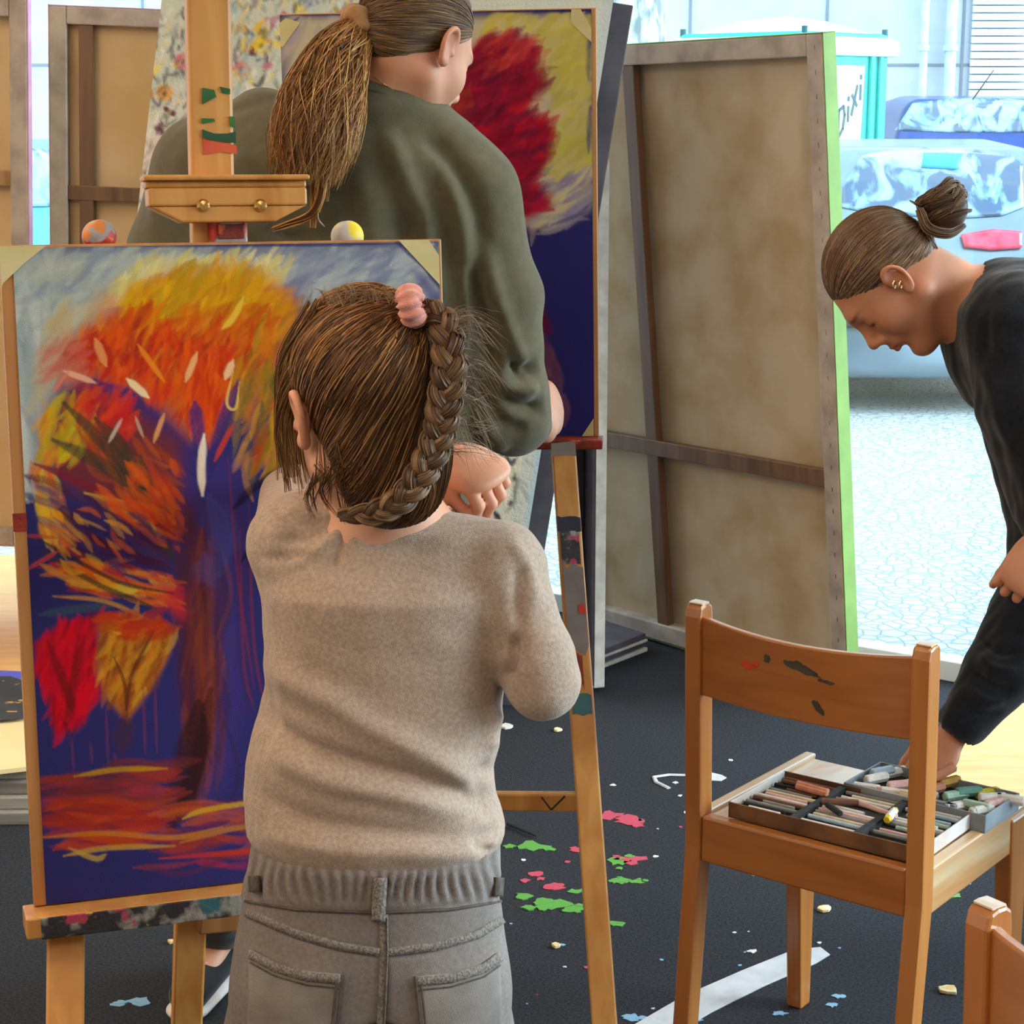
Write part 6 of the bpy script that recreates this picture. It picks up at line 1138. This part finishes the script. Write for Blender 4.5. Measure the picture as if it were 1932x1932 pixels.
    def fcol(P):
        q = P - cc; t = q @ ca_; w_ = q - t[:, None] * ca_; rr_ = np.sqrt((w_ ** 2).sum(1)); d = np.sqrt((np.maximum(np.abs(t) - .007, 0)) ** 2 + (np.maximum(np.abs(rr_ - (.0685 - t * .35)) - .003, 0)) ** 2) - .003; return d.astype(np.float32)
    v, f = sdf_mesh(fcol, cc - .09, cc + .09, .0028); wparent(mesh_obj('collar', v, f, M['olive'], smooth=True), root)
    # trousers and shoes
    def leg_f(s, fx, fy): hp2 = hipc + [s * .09, 0, -.02]; kn = np.array([(hp2[0] + fx) / 2, 3.02, .47]); return [(rc(hp2, kn, .115, .085), .03), (rc(kn, (fx, fy, .13), .085, .068), .02)]
    tr = [(ell(hipc, (.19, .14, .13)), 0)] + leg_f(-1, *feet[0][:2]) + leg_f(1, *feet[1][:2]); cloth_mesh('trousers', union(tr), (-.72, 2.6, .05), (.25, 3.48, 1.1), .008, M['black_cloth'], root, (), (.003, 25))
    for fx, fy, yw in feet:
        c, s_ = math.cos(yw), math.sin(yw); d = np.array([s_, c, 0]); side = np.array([c, -s_, 0]); a = np.array([fx, fy, 0])
        if fx < -.3: d = np.array([-.25, -.97, 0]); side = np.array([.97, -.25, 0]); a = a + [0.0, -.01, 0]
        up = union([(rc(a - d * .05 + [0, 0, .055], a + d * .13 + [0, 0, .040], .040, .036, ((0, 0, 1), .9)), 0), (rc(a - d * .03 + [0, 0, .06], a - d * .02 + [0, 0, .095], .036, .034), .02), (rc(a - d * .025 + [0, 0, .10], a - d * .02 + [0, 0, .15], .030), -.004)])
        v, fc = sdf_mesh(up, a + [-.22, -.22, .012], a + [.22, .22, .16], .0045); v[:, 2] = np.maximum(v[:, 2], .012); sh = wparent(mesh_obj('shoe', v, fc, M['black_cloth'], smooth=True), root)
        so = union([(rc(a - d * .055 + [0, 0, .014], a + d * .135 + [0, 0, .014], .043, .040, ((0, 0, 1), .38)), 0)]); v, fc = sdf_mesh(so, a + [-.22, -.22, -.02], a + [.22, .22, .05], .0045); v[:, 2] = np.maximum(v[:, 2], 0); wparent(mesh_obj('shoe_sole', v, fc, M['white_card'], smooth=True), sh)
        lc = MB(); ln = MB()
        for j in range(5):
            q = a + d * (.015 + j * .020) + [0, 0, .089 - j * .0045]; vv, ff = tube([q - side * .024 - [0, 0, .010], q - side * .012, q + [0, 0, .002], q + side * .012, q + side * .024 - [0, 0, .010]], .0028, 6); lc.add(vv, ff)
        lc.build('laces', M['white_card'], sh, smooth=True)
    # hair
    def cap(P):
        q = H.local(P); d = ell((0, -.020, .048), (.080, .102, .092))(q); d = smin(d, ell((0, -.062, -.008), (.056, .046, .048))(q), .03); pl = .86 * q[:, 1] - .50 * q[:, 2] - .030; earc = ell((.085, .002, .002), (.02, .022, .036))(q); jawc = ell((.075, .02, -.03), (.03, .035, .045))(q)
        d = -smin(-d, -pl, .012); d = -smin(-d, jawc, .01); return (np.maximum(d, -earc) * H.k).astype(np.float32)
    v0, f0 = sdf_mesh(cap, H.o - .17, H.o + .17, .0035); G = S(690, 48, -.03)
    pal = [(112, 84, 56), (90, 66, 46), (134, 102, 68), (72, 54, 40), (150, 116, 76)]
    parts = [(v0, f0, np.ones((len(v0), 3)) * lin((82, 60, 42))), combed(cap, v0, H(0, -.02, .03), G, 6000, pal, 21, (-.25, .5), .0007, .0018, wave=.006)]
    gold = [(176, 116, 50), (206, 150, 80), (140, 88, 40), (112, 74, 40), (222, 176, 112), (92, 60, 36)]
    gp = [S(676, 60, -.055), S(640, 110, -.09), S(610, 190, -.125), S(590, 270, -.15), S(575, 350, -.155)]
    core = union(chain(gp[:4] + [S(582, 320, -.145)], [.014, .028, .040, .038, .014], .02, ((0, 1, 0), .6))); v1, f1 = sdf_mesh(core, (-.45, 2.55, 1.3), (-.1, 3.0, 1.9), .005); parts.append((v1, f1, np.ones((len(v1), 3)) * lin((112, 74, 42))))
    parts.append(bundle(gp, [.024, .040, .054, .058, .046], 3600, gold, 31, 22, .0008, .4, flat=.75, frac=.62))
    for k, (x, y) in enumerate([(520, 330), (535, 345), (600, 400), (590, 430), (615, 380), (550, 350), (628, 330), (650, 300), (640, 260), (505, 310)]): parts.append(bundle([S(640, 130, -.10), S((x + 620) / 2, 230, -.14), S(x, y, -.15)], [.006, .012, .004], 60, gold, 60 + k, 16, .001, .3))
    parts.append(bundle([S(610, 330, -.15), S(604, 372, -.155), S(585, 405, -.15), S(540, 424, -.13), S(515, 432, -.12)], [.008, .007, .006, .005, .004], 50, gold, 90, 18, .001, .4)); parts.append(bundle([S(600, 380, -.155), S(598, 410, -.155), S(612, 428, -.15)], [.003, .002, .001], 12, gold, 91, 12, .0008, .4))
    V_, F_, C_ = merge(parts); hair = wparent(mesh_obj('hair', V_, F_, M['hair'], cols=C_, smooth=True), root)
    c_ = S(677, 44, -.05); ax = nrm([.7, .35, .45]).astype(np.float32)
    def fsc(P):
        q = P - c_.astype(np.float32); t = q @ ax; w_ = q - t[:, None] * ax; rr_ = np.sqrt((w_ ** 2).sum(1)); an = np.arctan2(w_ @ np.float32([0, 1, 0]), w_[:, 2]); return (np.sqrt((rr_ - .017) ** 2 + (t * .8) ** 2) - (.012 + .0022 * np.sin(an * 6 + t * 90))).astype(np.float32)
    v, fc = sdf_mesh(fsc, c_ - .045, c_ + .045, .0025); wparent(mesh_obj('scrunchie', v, fc, M['scrunchie2'], smooth=True), hair)
    nk = [(684, 130), (715, 152), (745, 172), (765, 190)]; P = cast(fb, np.array([q[0] for q in nk], float), np.array([q[1] for q in nk], float), 2.55); vv, ff = tube(smooth_path(P, 24) - [0, .0006, 0], .0009, 6); MB().add(vv, ff).build('necklace', M['gold'], root, smooth=True)
build_olive()
# ------------------------------------------------------------------ woman in black bending over the chair
def build_black():
    S = px2w(3.05); root = empty('person', (1.25, 3.1, 0), label='woman in black with a hair bun bending over the boxes of pastels', cat='person')
    up_img = np.array([0, SS, CC]); rt = np.array([1., 0, 0]); F = rt * -.46 - up_img * .89 + np.array([0, .10, 0]); U = rt * -.89 + up_img * .46
    H = Frame(S(1683, 536, .068), F, U, .885); nb = S(1866, 582, .09)
    sk = head_prims(H) + [(rc(H(0, -.045, -.030), nb, .048, .050), .03), (rc(H(0, -.020, -.050), S(1850, 600, .08), .036, .042), .02), (rc(H(0, .030, -.080), S(1840, 612, .08), .022, .036), .03)]
    sh = S(1930, 640, .09); hipc = np.array([1.24, 3.18, .96]); sk += [(rc(nb, sh, .055, .10), .03), (rc(sh, hipc, .11, .13), .04)]
    ns, ne, nw = S(1900, 640, -.03), S(1985, 930, -.06), S(1982, 1022, -.10); fs_, fe, fw = S(1905, 660, .24), S(1985, 1060, .20), at(1790, 1396, 3.12)
    for a, b_, c in ((ns, ne, nw), (fs_, fe, fw)): sk += [(rc(nb, a, .055, .05), .03), (rc(a, b_, .042, .036), .015), (rc(b_, c, .034, .024), .012)]
    # near hand: fist, knuckles to the left
    sk += hand_prims(nw, nrm([-.50, -.25, -.62]), np.array([-.10, -1.0, .35]), 1, .92, ((38, 62, 40), (40, 66, 40), (42, 68, 40), (44, 68, 40)), .05, (10, 10))
    # far hand reaching into the box
    sk += hand_prims(fw, at(1768, 1425, 3.10) - fw, (-.2, -.4, .9), 1, .84, ((50, 35, 15), (58, 35, 15), (62, 38, 20), (66, 40, 20)), .03, (60, 20))
    for s, fx in ((-1, 2.9), (1, 3.4)):
        hp2 = hipc + [0, s * .09, -.03]; kn = np.array([1.22, fx + .0, .50]); an = np.array([1.34, fx, .08]); sk += [(rc(hp2, kn, .085, .055), .02), (rc(kn, an, .05, .033), .01), (rc(an, an + [-.13, 0, -.045], .032, .028, ((0, 0, 1), .8)), .01)]
    fb = union(sk); v, fc = sdf_mesh(fb, (.42, 2.7, 0), (1.5, 3.6, 1.62), .0030); wparent(mesh_obj('body', v, fc, M['skin3'], smooth=True, cols=skin_colors(H, v)), root)
    sw = [(rc(S(1890, 600, .09), sh, .078, .12), 0), (rc(sh, hipc + [-.1, 0, .06], .13, .16), .04), (rc(hipc + [-.1, 0, .06], hipc, .16, .16), .03), (rc(S(1882, 575, .08), S(1925, 600, -.01), .062, .075), .03), (rc(S(1895, 610, -.02), S(1925, 760, -.05), .070, .066), .03), (rc(S(1925, 760, -.05), S(1975, 940, -.06), .066, .060), .02), (rc(S(1975, 940, -.06), S(1984, 1008, -.09), .056, .040), .015),
          (rc(S(1895, 640, .15), S(1975, 1000, .20), .075, .062), .03), (rc(S(1975, 1000, .20), S(1965, 1100, .18), .062, .062), .02), (rc(S(1965, 1100, .18), S(1885, 1270, .10), .066, .060), .02), (rc(S(1885, 1270, .10), at(1818, 1362, 3.12), .060, .044), .015)]
    sw += [(rc(nb + [.0, 0, 0], nb + nrm([-.75, 0, .25]) * .08, .058, .066), -.008), (rc(at(1818, 1366, 3.12), at(1790, 1400, 3.12), .028, .036), -.004)]
    fl = [([(1840, 660), (1880, 760), (1900, 860)], 14, .006), ([(1870, 540), (1860, 620), (1875, 700)], 12, -.005), ([(1850, 1200), (1885, 1230), (1930, 1225)], 9, -.008), ([(1830, 1260), (1870, 1290), (1920, 1300)], 9, -.008), ([(1815, 1320), (1850, 1345), (1900, 1345)], 9, -.007), ([(1840, 1230), (1880, 1262), (1925, 1265)], 8, .007), ([(1820, 1290), (1860, 1320), (1900, 1322)], 8, .007), ([(1880, 800), (1900, 900), (1925, 980)], 14, -.007)]
    cloth_mesh('sweater', union(sw), (.55, 2.7, .35), (1.5, 3.6, 1.5), .0055, M['black_knit'], root, fl, (.003, 40))
    tr = [(ell(hipc, (.15, .19, .14)), 0)]
    for s, fx in ((-1, 2.9), (1, 3.4)): hp2 = hipc + [0, s * .09, -.03]; kn = np.array([1.22, fx, .50]); tr += [(rc(hp2, kn, .115, .085), .03), (rc(kn, (1.34, fx, .12), .085, .07), .02)]
    cloth_mesh('trousers', union(tr), (.9, 2.65, .05), (1.5, 3.7, 1.15), .009, M['black_cloth'], root)
    for fx in (2.9, 3.4):
        a = np.array([1.35, fx, .03]); f_ = union([(rc(a + [.03, 0, .01], a + [-.14, 0, 0], .04, .036, ((0, 0, 1), .8)), 0)]); v, fc = sdf_mesh(f_, a + [-.22, -.07, -.04], a + [.1, .07, .07], .006); v[:, 2] = np.maximum(v[:, 2], 0); wparent(mesh_obj('shoe', v, fc, M['black_cloth'], smooth=True), root)
    def cap(P):
        q = H.local(P); d = ell((0, -.020, .048), (.080, .102, .091))(q); d = smin(d, ell((0, -.066, -.002), (.052, .044, .044))(q), .03); pl = .80 * q[:, 1] - .60 * q[:, 2] - .018; earc = ell((-.086, .002, .002), (.02, .020, .034))(q); e2_ = ell((.086, .002, .002), (.02, .020, .034))(q)
        jc = np.minimum(ell((-.08, -.02, -.045), (.04, .045, .045))(q), ell((.08, -.02, -.045), (.04, .045, .045))(q)); d = -smin(-d, -pl, .010); d = -smin(-d, jc, .01); return (np.maximum(np.maximum(d, -earc), -e2_) * H.k).astype(np.float32)
    v0, f0 = sdf_mesh(cap, H.o - .17, H.o + .17, .003); G = S(1758, 410, .075)
    pal = [(110, 82, 62), (90, 66, 50), (132, 102, 74), (74, 54, 42), (148, 118, 84)]
    parts = [(v0, f0, np.ones((len(v0), 3)) * lin((84, 62, 48))), combed(cap, v0, H(0, -.02, .03), G, 5200, pal, 41, (-.3, .55), .0010, .0012, wave=.003)]
    bc = S(1786, 392, .075)
    # bun: a wound coil of hair
    def bun(P):
        q = P - bc.astype(np.float32); return (np.sqrt(((q / np.float32([.034, .030, .041])) ** 2).sum(1)) - 1).astype(np.float32) * .03
    v2, f2 = sdf_mesh(bun, bc - .06, bc + .06, .0035); parts.append((v2, f2, np.ones((len(v2), 3)) * lin((78, 56, 42))))
    r = np.random.default_rng(9); ax0 = nrm([-.55, .1, .75]); e1_ = nrm(np.cross(ax0, [0, 1, 0])); e2v = np.cross(ax0, e1_)
    for k in range(17):
        t0 = r.uniform(0, 6.283); h0 = r.uniform(-.024, .022); Rr = .034 * math.sqrt(max(.15, 1 - (h0 / .042) ** 2)); n_ = 12; tt = np.linspace(0, r.uniform(2.2, 4.2), n_)
        pts = [bc + (e1_ * math.cos(t0 + t) + e2v * math.sin(t0 + t)) * Rr * 1.02 + ax0 * (h0 + .012 * math.sin(t * .9)) for t in tt]; parts.append(bundle(pts, [.003, .0085, .0085, .003], 50, pal, 900 + k, 20, .0008, .15, flat=.6))
    parts.append(bundle([S(1735, 395, .05), S(1752, 430, .03), S(1790, 440, .03), S(1820, 425, .05)], [.006, .009, .008, .004], 110, pal, 950, 20, .0009, .15)); parts.append(bundle([S(1742, 400, .05), S(1748, 440, .04), S(1768, 470, .045)], [.004, .005, .002], 60, pal, 951, 14, .0008, .2)); parts.append(bundle([S(1740, 386, .06), S(1728, 384, .06), S(1716, 378, .06)], [.003, .002, .001], 16, pal, 952, 8, .0006, .3))
    V_, F_, C_ = merge(parts); wparent(mesh_obj('hair', V_, F_, M['hair'], cols=C_, smooth=True), root)
    for px, py in ((1686, 537), (1698, 537)):
        c_ = S(px, py, -.003) ; c_ = cast(fb, np.array([float(px)]), np.array([float(py)]), 2.8)[0] - [0, .003, 0]; pts = [c_ + [.0045 * math.cos(t) * .6, .0045 * math.cos(t) * .6, .0062 * math.sin(t)] for t in np.linspace(0, 6.283, 17)]; vv, ff = tube(pts, .0014, 8); MB().add(vv, ff).build('earring', M['gold'], root, smooth=True)
build_black()
